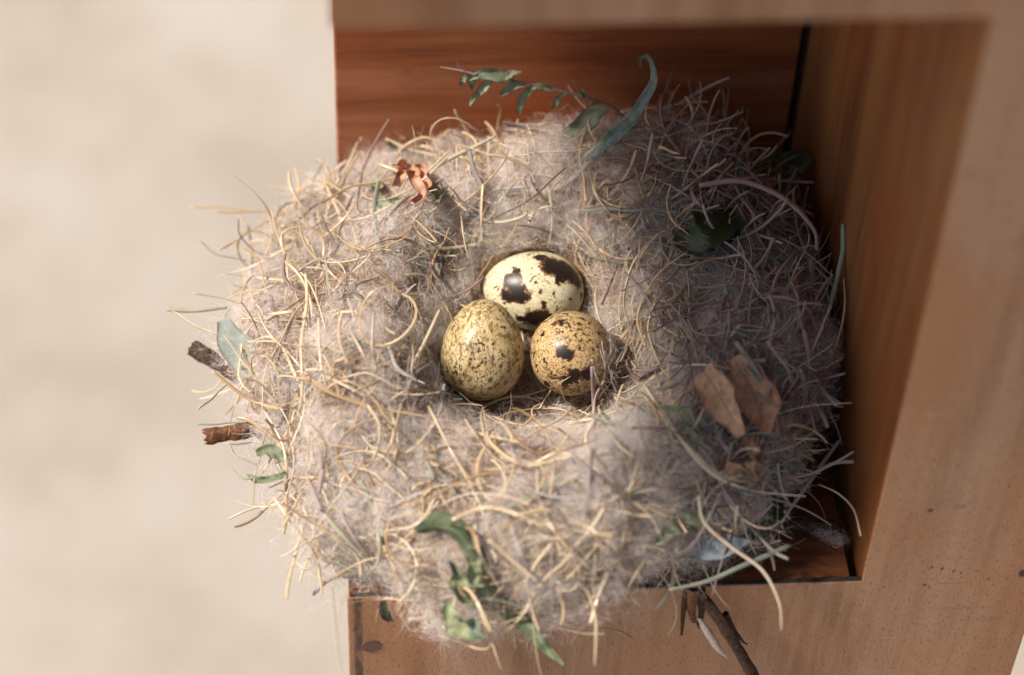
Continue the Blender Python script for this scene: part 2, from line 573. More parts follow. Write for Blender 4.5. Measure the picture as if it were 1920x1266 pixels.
t = NT("matted_plant_down")
c = t.coord()
n1 = t.noise(c, 420, 5, 0.7)
n2 = t.noise(c, 90, 3, 0.6)
cc = t.ramp(n1, [(0.3, (0.10, 0.055, 0.025)), (0.5, (0.24, 0.15, 0.08)), (0.7, (0.46, 0.36, 0.28))])
cc = t.mix(t.smooth(n2, 0.5, 0.7), cc, (0.19, 0.11, 0.055))
M_cup = t.finish(t.pbsdf(cc, 0.95, 0.1, t.bump(n1, 0.8, 0.002)))
nest = thing("bird_nest", "round bird nest of golden straw and white plant down cradling three speckled eggs", "nest", (NC[0], NC[1], 0.0))
cup = mesh_obj("cup", CV, CF, M_cup, nest)
BVH = BVHTree.FromPolygons([Vector(p) for p in CV], [list(map(int, f_)) for f_ in CF])

# ------------------------------------------------------------------ eggs
def egg_frame(axis):
    a = norm(np.asarray(axis, float))
    b = norm(np.cross(a, [0.3, 0.2, 0.9]))
    c_ = np.cross(a, b)
    return np.stack([b, c_, a], axis=1)          # local z = towards the narrow end


def egg_r(z, R, Lh):
    q = z / Lh
    return R * np.sqrt(np.maximum(0, 1 - q * q)) / np.sqrt(1 + 0.26 * q + 0.05 * q * q)


EGGS = []


def egg_spots(fr, cen, R, Lh, items):
    """photo pixels on the shell -> positions in the egg's own space"""
    out = []
    for (u, v, r, sx) in items:
        d = ray(u, v)
        o = fr.T @ (CAM_POS - cen)
        dd = fr.T @ d
        S_ = np.array([1 / R, 1 / R, 1 / Lh])
        o2, d2 = o * S_, dd * S_
        A, B, C_ = d2 @ d2, o2 @ d2, o2 @ o2 - 1
        disc = B * B - A * C_
        tt = -B / A if disc < 0 else (-B - math.sqrt(disc)) / A
        out.append((o + dd * tt, r, sx))
    return out


def egg_material(name, base, base2, blobs, speck, fine_c, fine_amt, mott=0.0, rough=0.32, seed=0.0):
    t = NT(name)
    oc = t.vmath('ADD', t.n("ShaderNodeTexCoord").outputs["Object"], (0, 0, 0))
    sh = t.vmath('ADD', oc, (seed, seed * 1.7, -seed))
    col = t.ramp(t.noise(sh, 130, 3, 0.6), [(0.35, base), (0.68, base2)])
    if mott:
        mm = t.noise(t.vmath('MULTIPLY', sh, (1, 1, 0.55)), 620, 4, 0.7)
        col = t.mix(t.math('MULTIPLY', t.smooth(mm, 0.48, 0.62), mott), col, fine_c)
    # small brown freckles of two sizes
    f1 = t.noise(sh, 800, 2, 0.5)
    f2 = t.noise(sh, 1500, 2, 0.5)
    dens = t.smooth(t.noise(sh, 95, 2, 0.5), 0.36, 0.60)
    k1 = t.math('MULTIPLY', t.smooth(f1, speck, speck + 0.045), dens)
    k2 = t.math('MULTIPLY', t.smooth(f2, speck + 0.0, speck + 0.05), fine_amt)
    col = t.mix(t.math('MULTIPLY', k2, 0.8), col, fine_c)
    col = t.mix(t.math('MULTIPLY', k1, 0.92), col, (0.035, 0.020, 0.012))
    # the large dark blotches
    wob = t.vmath('SUBTRACT', t.noise(sh, 380, 5, 0.72, color=True), (0.5, 0.5, 0.5))
    pw = t.vmath('ADD', oc, t.vmath('SCALE', wob, 0.0070))
    mask = None
    for (p, r, sx) in blobs:
        q = t.vmath('SUBTRACT', pw, tuple(p))
        d = t.math('DIVIDE', t.vmath('LENGTH', t.vmath('MULTIPLY', q, sx)), r)
        mask = d if mask is None else t.math('MINIMUM', mask, d)
    if mask is not None:
        halo = t.smooth(mask, 1.22, 0.96)
        core = t.smooth(mask, 1.06, 0.78)
        holes = t.smooth(t.noise(sh, 480, 3, 0.6), 0.60, 0.68)
        rim = t.smooth(mask, 0.35, 0.8)
        core = t.math('MULTIPLY', core, t.math('SUBTRACT', 1.0, t.math('MULTIPLY', t.math('MULTIPLY', holes, rim), 0.9)))
        col = t.mix(t.math('MULTIPLY', halo, 0.9), col, (0.17, 0.070, 0.028))
        col = t.mix(core, col, (0.020, 0.012, 0.010))
    h = t.noise(sh, 1700, 3, 0.6)
    return t.finish(t.pbsdf(col, rough, 0.38, t.bump(h, 0.16, 0.0002), **{"Subsurface Weight": 0.0}))


def make_egg(cen, axis, R, Lh, label, matargs, items):
    fr = egg_frame(axis)
    blobs = egg_spots(fr, cen, R, Lh, items)
    m = egg_material("speckled_shell", *matargs[:2], blobs, *matargs[2:])
    nu, nv = 72, 56
    ph = np.linspace(0, math.pi, nv)
    z = -Lh * np.cos(ph)
    r = egg_r(z, R, Lh)
    th = np.linspace(0, 2 * np.pi, nu, endpoint=False)
    V = np.stack([r[:, None] * np.cos(th), r[:, None] * np.sin(th), np.repeat(z[:, None], nu, 1)], -1).reshape(-1, 3)
    a_, b_ = np.meshgrid(np.arange(nv - 1), np.arange(nu), indexing='ij')
    F = np.stack([a_ * nu + b_, a_ * nu + (b_ + 1) % nu, (a_ + 1) * nu + (b_ + 1) % nu, (a_ + 1) * nu + b_], -1).reshape(-1, 4)
    o = mesh_obj("egg", V, F, m, origin=np.zeros(3))
    mw = np.eye(4)
    mw[:3, :3] = fr
    mw[:3, 3] = cen
    o.matrix_world = Matrix(mw.tolist())
    tag(o, label, "egg", "speckled quail eggs lying in the nest")
    EGGS.append((np.asarray(cen), fr, R, Lh))
    return o


ONE = (1, 1, 1)
e1c = at_z(1000, 545, 0.0250)
make_egg(e1c, -CAM_RIGHT + 0.10 * CAM_UP + 0.1 * VIEW, 0.0126, 0.0161,
         "cream egg with large black blotches lying sideways, behind the other two",
         ((0.62, 0.56, 0.36), (0.72, 0.67, 0.49), 0.60, (0.17, 0.12, 0.035), 0.6, 0.20, 0.36, 0.31),
         [(958, 528, 0.0034, ONE), (972, 552, 0.0034, ONE), (948, 556, 0.0022, ONE), (965, 508, 0.0016, ONE), (982, 562, 0.0020, ONE),
          (1036, 500, 0.0040, ONE), (1060, 508, 0.0040, ONE), (1078, 525, 0.0030, ONE), (1015, 484, 0.0022, ONE), (1048, 520, 0.0024, ONE),
          (1000, 598, 0.0036, ONE), (1020, 592, 0.0024, ONE), (975, 600, 0.0020, ONE), (1018, 574, 0.0013, ONE), (1088, 555, 0.0014, ONE), (1066, 560, 0.0009, ONE), (930, 540, 0.0009, ONE), (1012, 545, 0.0008, ONE), (1035, 552, 0.0007, ONE), (1005, 530, 0.0006, ONE), (1046, 575, 0.0008, ONE)])
e2c = at_z(905, 656, 0.0275)
make_egg(e2c, CAM_UP + 0.06 * CAM_RIGHT + 0.18 * VIEW, 0.0129, 0.0158,
         "olive cream egg with fine brown mottling and no blotches, left front in the nest",
         ((0.47, 0.355, 0.17), (0.60, 0.50, 0.30), 0.565, (0.15, 0.090, 0.026), 0.95, 0.88, 0.38, 0.77),
         [(946, 610, 0.0007, ONE), (955, 630, 0.0005, ONE), (918, 578, 0.0005, ONE), (865, 677, 0.0006, ONE), (930, 716, 0.0006, ONE)])
e3c = at_z(1070, 659, 0.0262)
make_egg(e3c, -VIEW + 0.35 * CAM_UP - 0.1 * CAM_RIGHT, 0.0129, 0.0150,
         "buff egg seen end on with scattered black spots, right front in the nest",
         ((0.49, 0.345, 0.165), (0.57, 0.42, 0.22), 0.528, (0.12, 0.06, 0.02), 0.9, 0.22, 0.36, 0.13),
         [(1047, 642, 0.0014, ONE), (1054, 660, 0.0022, ONE), (1066, 664, 0.0018, ONE), (1052, 606, 0.0017, ONE), (1042, 608, 0.0012, ONE),
          (1092, 600, 0.0010, ONE), (1086, 610, 0.0008, ONE), (1104, 606, 0.0008, ONE), (1020, 626, 0.0011, ONE), (1000, 660, 0.0008, ONE),
          (1058, 690, 0.0008, ONE), (1080, 706, 0.0030, ONE), (1062, 712, 0.0022, ONE), (1108, 690, 0.0016, ONE), (1016, 668, 0.0009, ONE), (1088, 652, 0.0007, ONE), (1036, 700, 0.0012, ONE), (1096, 702, 0.0022, ONE), (1028, 718, 0.0018, ONE), (1130, 640, 0.0009, ONE), (1080, 638, 0.0006, ONE), (1100, 625, 0.0006, ONE), (1122, 625, 0.0008, ONE), (1112, 660, 0.0006, ONE), (1024, 680, 0.0010, ONE), (1010, 690, 0.0008, ONE), (1072, 690, 0.0006, ONE), (1114, 680, 0.0007, ONE), (1030, 650, 0.0006, ONE), (1098, 640, 0.0005, ONE), (1010, 640, 0.0006, ONE)])


def clear_of_eggs(P_, grow=1.06):
    """True for strands that stay out of the eggs and do not lie across them"""
    ok = np.ones(P_.shape[0], bool)
    for (c_, fr, R, Lh) in EGGS:
        q = (P_ - c_) @ fr
        d = np.sqrt((q[..., 0] / R) ** 2 + (q[..., 1] / R) ** 2 + (q[..., 2] / Lh) ** 2)
        ok &= (d > grow).all(axis=1)
        # open space over the eggs: nothing floats within the column above them
        up = norm(VIEW)
        rel = P_ - c_
        al = rel @ up
        perp = rel - al[..., None] * up
        q2 = perp @ fr
        d2 = np.sqrt((q2[..., 0] / R) ** 2 + (q2[..., 1] / R) ** 2 + (q2[..., 2] / Lh) ** 2)
        ok &= ~((d2 < 0.97) & (al > 0)).any(axis=1)
    return ok


def within(P_):
    """strands stay inside the walls and above the floor"""
    x, y, z = P_[..., 0], P_[..., 1], P_[..., 2]
    bad = (x > W - 0.0005) | (y > D - 0.001) | ((z < 0.0004) & (x > -0.001) & (y > -0.0035)) | (z < -0.022)
    return ~bad.any(axis=1)


# ------------------------------------------------------------------ sampling the cup surface
tri = np.concatenate([CF[:, [0, 1, 2]], CF[:, [0, 2, 3]]])
A_, B_, C_ = CV[tri[:, 0]], CV[tri[:, 1]], CV[tri[:, 2]]
tn = np.cross(B_ - A_, C_ - A_)
tarea = np.linalg.norm(tn, axis=1)
tn = norm(tn)
ctr = (A_ + B_ + C_) / 3
tn = np.where((np.sum(tn * np.array([0, 0, 1.0]), axis=1)[:, None] < -0.6), tn, tn)


def sample(nm, wfun=None):
    w_ = tarea.copy()
    if wfun is not None:
        w_ = w_ * wfun(ctr, tn)
    idx = rng.choice(len(tri), nm, p=w_ / w_.sum())
    a = rng.random((nm, 1))
    b = rng.random((nm, 1))
    sw = (a + b) > 1
    a = np.where(sw, 1 - a, a)
    b = np.where(sw, 1 - b, b)
    return A_[idx] + a * (B_[idx] - A_[idx]) + b * (C_[idx] - A_[idx]), tn[idx]


def facing(c_, n_):
    return 0.12 + np.clip(n_ @ VIEW, 0, 1) + 0.15 * (n_[:, 2] > 0)


def bowl(c_):
    return np.linalg.norm(c_[:, :2] - np.array([0.062, 0.066]), axis=1)


def rightness(x):
    """0 on the straw and down side, 1 on the side of grey hairy stems by the wall"""
    return np.clip((x - 0.092) / 0.035, 0, 1)


def arcs(p, n, L, S, lift, dirn, curv, out=0.25, wave=0.0):
    """M curved strands: start p, direction dirn, curvature per unit length"""
    M = len(p)
    s = np.linspace(-0.5, 0.5, S)[None, :, None]
    d = norm(dirn)
    side = norm(np.cross(n, d))
    k = curv[:, None, None]
    Lc = L[:, None, None]
    ang = k * Lc * s
    ks = np.where(abs(k * Lc) < 1e-4, 1e-4, k * Lc)
    along = np.sin(ang) / ks * Lc
    lat = (1 - np.cos(ang)) / ks * Lc
    pl = rng.normal(size=(M, 1, 1)) * out
    ax = norm(side[:, None, :] + pl * n[:, None, :])
    P_ = p[:, None, :] + n[:, None, :] * lift[:, None, None] + d[:, None, :] * along + ax * lat
    if wave:
        ph = rng.uniform(0, 6.28, (M, 1, 3))
        P_ = P_ + wave * Lc * np.sin(s * rng.uniform(5, 14, (M, 1, 1)) + ph)
    return P_


def tangent_dirs(p, n, circ=0.5):
    M = len(p)
    rad = np.zeros((M, 3))
    rad[:, :2] = p[:, :2] - NC
    c_ = norm(np.cross(rad, [0, 0, 1.0]))
    r_ = rng.normal(size=(M, 3))
    d = c_ * circ * np.sign(rng.normal(size=(M, 1))) + norm(r_) * (1 - circ * 0.4)
    d = d - n * np.sum(d * n, axis=1, keepdims=True) * 0.85
    return norm(d)


# ------------------------------------------------------------------ plant down
M_down = fibre_mat("plant_down", [(0.0, (0.69, 0.56, 0.455)), (0.4, (0.90, 0.82, 0.775)), (1.0, (0.985, 0.965, 0.96))], 0.42, 0.5, 0.48)
DP, DW, DT = [], [], []


def add_down(P_, w0, tint, taper=0.4):
    ok = clear_of_eggs(P_) & within(P_)
    P_ = P_[ok]
    S = P_.shape[1]
    w = (w0[ok])[:, None] * np.linspace(1, taper, S)[None, :]
    DP.append(P_)
    DW.append(w)
    DT.append(tint[ok])


# tufts: each a seed's pappus, fibres fanning out from one point
NTUFT = 2100
tp, tnm = sample(NTUFT, lambda c_, n_: facing(c_, n_) * np.where(bowl(c_) < 0.030, 0.35, 1.0) * np.clip(0.6 + 0.5 * vnoise(c_, seeds_b), 0.08, 2))
per = 26
tp = tp + tnm * rng.uniform(-0.0005, 0.0045, (NTUFT, 1))
axis = norm(tnm * 0.25 + rng.normal(size=(NTUFT, 3)) * 0.75)
base = np.repeat(tp, per, 0)
ax = np.repeat(axis, per, 0)
spread = np.repeat(rng.uniform(0.35, 1.25, (NTUFT, 1)), per, 0)
d = norm(ax + rng.normal(size=base.shape) * spread)
L = np.repeat(rng.uniform(0.003, 0.0105, NTUFT), per) * rng.uniform(0.6, 1.15, len(base))
s = np.linspace(0, 1, 4)[None, :, None]
bend = norm(rng.normal(size=base.shape)) * 0.45
Pd = base[:, None, :] + d[:, None, :] * L[:, None, None] * s + bend[:, None, :] * L[:, None, None] * s * s
patch = 0.5 + 0.22 * vnoise(tp, seeds_b)
add_down(Pd, rng.uniform(0.00003, 0.00008, len(base)), np.clip(np.repeat(np.clip(patch + rng.normal(size=NTUFT) * 0.22, 0, 1), per) + rng.normal(size=len(base)) * 0.1, 0, 1))
# cottony puffs: fibres curled up in loose balls
NPUF, PP = 520, 130
pp_, pn_ = sample(NPUF, lambda c_, n_: facing(c_, n_) * np.where(bowl(c_) < 0.030, 0.25, 1.0) * (1 + 0.4 * rightness(c_[:, 0])))
pr = rng.uniform(0.0025, 0.0075, NPUF)
pp_ = pp_ + pn_ * (pr * 0.45 + rng.uniform(0, 0.0025, NPUF))[:, None]
pc_ = np.repeat(pp_, PP, 0)
prr = np.repeat(pr, PP)[:, None]
n_ax = norm(rng.normal(size=pc_.shape))
e1_ = norm(np.cross(n_ax, rng.normal(size=pc_.shape)))
e2_ = np.cross(n_ax, e1_)
sw_ = (rng.uniform(0, 6.28, (len(pc_), 1)) + np.linspace(0, 1, 8)[None, :] * rng.uniform(1.5, 4.5, (len(pc_), 1)))[..., None]
rad_ = (prr * rng.uniform(0.25, 1.05, (len(pc_), 1)))[:, None, :]
off_ = (norm(rng.normal(size=pc_.shape)) * prr * rng.random((len(pc_), 1)) ** 0.5 * 0.8)[:, None, :]
flatn = np.repeat(pn_, PP, 0)[:, None, :]
Pp = off_ + e1_[:, None, :] * np.cos(sw_) * rad_ + e2_[:, None, :] * np.sin(sw_) * rad_ * 0.8
Pp = Pp - flatn * np.sum(Pp * flatn, axis=-1, keepdims=True) * 0.45
Pp = Pp + pc_[:, None, :]
PUFF = (Pp, rng.uniform(0.000025, 0.00006, len(pc_)), np.clip(np.repeat(rng.uniform(0.45, 1.0, NPUF), PP) + rng.normal(size=len(pc_)) * 0.1, 0, 1))
# loose wisps trailing beyond the outline of the nest
NW = 1500
ow = lambda c_, n_: np.clip((np.linalg.norm(c_[:, :2] - NC, axis=1) - 0.066) / 0.012, 0, 1) * (0.3 + (c_[:, 0] < 0.03) + (c_[:, 1] < 0.02))
wp, wnm = sample(NW, ow)
outw = np.zeros_like(wp)
outw[:, :2] = norm(wp[:, :2] - NC)
wp = wp + outw * (rng.random((NW, 1)) ** 1.8 * 0.0115) + rng.normal(size=(NW, 3)) * 0.0015
wb2 = np.repeat(wp, 16, 0)
wd = norm(rng.normal(size=wb2.shape) + np.repeat(norm(rng.normal(size=(NW, 3))), 16, 0) * 0.8)
wL = np.repeat(rng.uniform(0.003, 0.009, NW), 16)
Pw = wb2[:, None, :] + wd[:, None, :] * wL[:, None, None] * s + norm(rng.normal(size=wb2.shape))[:, None, :] * 0.35 * wL[:, None, None] * s * s
add_down(Pw, rng.uniform(0.00003, 0.00007, len(wb2)), rng.uniform(0.4, 1, len(wb2)))
# long wavy fibres felted over the surface
NF = 46000
fp, fn = sample(NF, lambda c_, n_: facing(c_, n_) * np.where(bowl(c_) < 0.028, 0.3, 1.0) * np.clip(0.75 + 0.45 * vnoise(c_, seeds_b), 0.12, 2))
Lf = rng.uniform(0.006, 0.022, NF)
Pf = arcs(fp, fn, Lf, 7, rng.uniform(-0.0003, 0.0042, NF) * rng.random(NF) ** 0.5, tangent_dirs(fp, fn, 0.2), rng.normal(size=NF) * 110, 0.4, 0.05)
Fw = rng.uniform(0.00003, 0.00008, NF)
okf = clear_of_eggs(Pf) & within(Pf)
V1, F1 = ribbon_mesh(Pf[okf], (Fw[okf])[:, None] * np.ones(7))
T1 = np.repeat(np.clip(0.45 + 0.2 * vnoise(fp[okf], seeds_b) + rng.normal(size=okf.sum()) * 0.25, 0, 1), 14)
Pd_all, Wd_all, Td_all = np.concatenate(DP), np.concatenate(DW), np.concatenate(DT)
ec, er_ = EGGS[2][0], EGGS[2][2]
tuf = ec + CAM_RIGHT * er_ * 0.95 + VIEW * er_ * 0.62 - CAM_UP * er_ * np.linspace(-0.25, 0.75, 5)[:, None]
tb = np.repeat(tuf, 26, 0)
tdv = norm(VIEW * 0.5 - CAM_RIGHT * 0.25 + CAM_UP * 0.3 + rng.normal(size=tb.shape) * 0.55)
tL = rng.uniform(0.003, 0.007, (len(tb), 1, 1))
Ptf = tb[:, None, :] + tdv[:, None, :] * tL * s + norm(rng.normal(size=tb.shape))[:, None, :] * tL * 0.3 * s * s
Pd_all = np.concatenate([Pd_all, Ptf])
Wd_all = np.concatenate([Wd_all, np.full((len(tb), 4), 0.00006)])
Td_all = np.concatenate([Td_all, np.full(len(tb), 0.85)])
V2, F2 = ribbon_mesh(Pd_all, Wd_all)
okp = clear_of_eggs(PUFF[0]) & within(PUFF[0])
V3, F3 = ribbon_mesh(PUFF[0][okp], PUFF[1][okp][:, None] * np.ones(8))
T3 = np.repeat(PUFF[2][okp], 16)
T2 = np.repeat(Td_all, Pd_all.shape[1] * 2)
down = mesh_obj("plant_down", np.vstack([V1, V2, V3]), np.vstack([F1, F2 + len(V1), F3 + len(V1) + len(V2)]), M_down, nest, attrs={"tint": np.concatenate([T1, T2, T3])})
down["kind"] = "stuff"

# ------------------------------------------------------------------ straw
M_straw = fibre_mat("golden_straw", [(0.0, (0.40, 0.245, 0.12)), (0.3, (0.60, 0.42, 0.23)), (0.65, (0.76, 0.61, 0.41)), (1.0, (0.80, 0.71, 0.57))], 0.24, 0.7, 0.18, blotch=0.4)
M_stem = fibre_mat("grey_green_stems", [(0.0, (0.22, 0.12, 0.09)), (0.3, (0.38, 0.29, 0.29)), (0.6, (0.50, 0.45, 0.46)), (0.8, (0.29, 0.35, 0.29)), (1.0, (0.60, 0.58, 0.43))], 0.6, 0.3, 0.12, blotch=0.5)


def strands(nm, Lr, wr, lift, wfun, circ, curv, S=12, out=0.35):
    p, n_ = sample(nm, wfun)
    L_ = rng.uniform(*Lr, nm)
    P_ = arcs(p, n_, L_, S, rng.uniform(*lift, nm), tangent_dirs(p, n_, circ), rng.normal(size=nm) * curv, out, 0.012)
    w = rng.uniform(*wr, nm)
    ok = clear_of_eggs(P_) & within(P_)
    P_, w = P_[ok], w[ok]
    tap = np.interp(np.linspace(0, 1, S), [0, 0.08, 0.6, 1], [0.8, 1, 0.9, 0.28])
    return P_, w[:, None] * tap[None, :]


wl = lambda c_, n_: facing(c_, n_) * (1 - 0.75 * rightness(c_[:, 0]))
wr_ = lambda c_, n_: facing(c_, n_) * (0.025 + rightness(c_[:, 0]))
Pa, wa = strands(800, (0.010, 0.030), (0.00035, 0.00085), (-0.0008, 0.0042), wl, 0.4, 75, 14)
Pl, wll = strands(720, (0.022, 0.056), (0.00055, 0.00120), (0.0002, 0.0062), wl, 0.5, 66, 22, 0.45)
Pb, wb_ = strands(450, (0.005, 0.018), (0.00020, 0.00045), (0.0, 0.0050), wl, 0.25, 90, 12)
va, fa = tube_mesh(Pa, wa, 5, 0.5)
vl_, fl_ = tube_mesh(Pl, wll, 6, 0.45)
long_ = mesh_obj("looping_straw", vl_, fl_, M_straw, nest, attrs={"tint": np.repeat(rng.beta(2.2, 1.3, len(Pl)), 22 * 6)})
long_["kind"] = "stuff"
vb, fb = tube_mesh(Pb, wb_, 5, 0.5)
tt_ = np.concatenate([np.repeat(rng.beta(2, 1.6, len(Pa)), 70), np.repeat(rng.beta(2, 1.6, len(Pb)), 60)])
ls = mesh_obj("loose_straw", np.vstack([va, vb]), np.vstack([fa, fb + len(va)]), M_straw, nest, attrs={"tint": tt_})
ls["kind"] = "stuff"
Pc, wc = strands(800, (0.014, 0.060), (0.00035, 0.0013), (-0.0005, 0.0075), wr_, 0.65, 52, 20, 0.5)
vc, fc = tube_mesh(Pc, wc, 6, 0.75)
lst = mesh_obj("loose_grass_stems", vc, fc, M_stem, nest, attrs={"tint": np.repeat(rng.random(len(Pc)), 20 * 6)})
lst["kind"] = "stuff"

# tangle of curly stems spilling up the back corner and along the wall
Pz, wz = strands(520, (0.016, 0.045), (0.00035, 0.0011), (0.0015, 0.0085), lambda c_, n_: facing(c_, n_) * (c_[:, 0] > 0.105) * (0.35 + 1.0 * (c_[:, 1] > 0.095)), 0.3, 75, 20, 1.0)
vz, fz = tube_mesh(Pz, wz, 6, 0.75)
tgl = mesh_obj("tangled_stems", vz, fz, M_stem, nest, attrs={"tint": np.repeat(np.clip(rng.choice([0.05, 0.3, 0.62, 0.8, 0.95], len(Pz)) + rng.normal(size=len(Pz)) * 0.05, 0, 1), 120)})
tgl["kind"] = "stuff"

# flat split blades, straight or kinked, with blunt broken ends
Pk, wk = strands(230, (0.012, 0.034), (0.0009, 0.0019), (0.0, 0.0052), lambda c_, n_: facing(c_, n_), 0.4, 24, 12)
kink = np.where(rng.random(len(Pk)) < 0.5, 1.0, 0.0)[:, None, None] * norm(rng.normal(size=(len(Pk), 1, 3))) * 0.004
Pk = Pk + kink * np.abs(np.linspace(-1, 1, 12) - rng.uniform(-0.5, 0.5, (len(Pk), 1)))[..., None] * 0.8
okk = clear_of_eggs(Pk) & within(Pk)
Pk = Pk[okk]
vk, fk = tube_mesh(Pk, np.repeat(wk[okk][:, 2:3], 12, 1) * np.array([0.75, 0.9, 1, 1, 1, 1, 1, 1, 1, 0.95, 0.9, 0.8]), 6, 0.16)
flb = mesh_obj("flat_grass_blades", vk, fk, M_stem, nest, attrs={"tint": np.repeat(rng.uniform(0.35, 1.0, len(Pk)), 72)})
flb["kind"] = "stuff"

# the forty boldest random straws are pieces of their own
Pm, wm = strands(130, (0.018, 0.040), (0.0009, 0.0013), (0.0040, 0.0090), wl, 0.4, 75, 18)
for k in range(min(44, len(Pm))):
    v_, f_ = tube_mesh(Pm[k:k + 1], wm[k:k + 1], 6, 0.5)
    mesh_obj("straw", v_, f_, M_straw, nest, attrs={"tint": np.full(len(v_), rng.beta(2.2, 1.4))})


EV, EF = [list(map(Vector, CV))], [list(map(int, f_)) for f_ in CF]
allv = [Vector(p) for p in CV]
for (c_, fr, R, Lh) in EGGS:
    b0 = len(allv)
    for i in range(25):
        a_ = math.pi * i / 24
        z_ = -Lh * math.cos(a_)
        r_ = float(egg_r(np.array(z_), R, Lh))
        for j in range(32):
            allv.append(Vector(c_ + fr @ np.array([r_ * math.cos(j * math.pi / 16), r_ * math.sin(j * math.pi / 16), z_])))
    for i in range(24):
        for j in range(32):
            EF.append([b0 + i * 32 + j, b0 + i * 32 + (j + 1) % 32, b0 + (i + 1) * 32 + (j + 1) % 32, b0 + (i + 1) * 32 + j])
BVH = BVHTree.FromPolygons(allv, EF)


# ------------------------------------------------------------------ pieces traced one by one
def depth_path(pix, lift=0.002, zf=0.02, plane=None):
    """follow a piece over the nest: each pixel lands on the cup, lifted off it; where it leaves the cup it keeps its depth"""
    ts = []
    for (u, v) in pix:
        d_ = ray(u, v)
        if plane is not None:
            k_, val = plane
            i_ = 'xyz'.index(k_)
            ts.append((val - CAM_POS[i_]) / d_[i_])
            continue
        h = BVH.ray_cast(Vector(CAM_POS), Vector(d_))
        best = h[3] if h[0] is not None else None
        if best is not None:
            # the box itself may come first
            tb = -CAM_POS[1] / d_[1] + 0
        ts.append(best - lift if best is not None else None)
    idx = [i for i, x in enumerate(ts) if x is not None]
    if not idx:
        ts = [(zf - CAM_POS[2]) / ray(u, v)[2] for (u, v) in pix]
    else:
        ts = list(np.interp(np.arange(len(ts)), idx, [ts[i] for i in idx]))
    return np.array([CAM_POS + ray(u, v) * t_ for (u, v), t_ in zip(pix, ts)])


def stem(pix, w_mm, mat, tint, lift=0.003, zf=0.02, plane=None, name="straw", flat=0.55, k=7, tip=0.3, bow=0.0):
    p = depth_path(pix, lift, zf, plane)
    q = catmull(p, max(14, 6 * len(pix)))
    if bow:
        q = q + VIEW * (bow * np.sin(np.linspace(0, math.pi, len(q))))[:, None]
    # a little natural unevenness
    q = q + 0.00012 * np.sin(np.linspace(0, 9, len(q)) + rng.uniform(0, 6))[:, None] * rng.normal(size=3)
    q[:, 0] = np.minimum(q[:, 0], W - 0.0004)
    w = w_mm * 1e-3 * np.interp(np.linspace(0, 1, len(q)), [0, 0.1, 0.65, 1], [0.8, 1, 0.92, tip])
    v_, f_ = tube_mesh(q[None], w[None], k, flat)
    n0 = len(v_)
    v_ = np.vstack([v_, q[:1], q[-1:]])
    base_ = (len(q) - 1) * k
    f_ = [list(map(int, x)) for x in f_] + [[n0, (i + 1) % k, i] for i in range(k)] + [[n0 + 1, base_ + i, base_ + (i + 1) % k] for i in range(k)]
    return mesh_obj(name, v_, f_, mat, nest, attrs={"tint": np.full(len(v_), tint)})


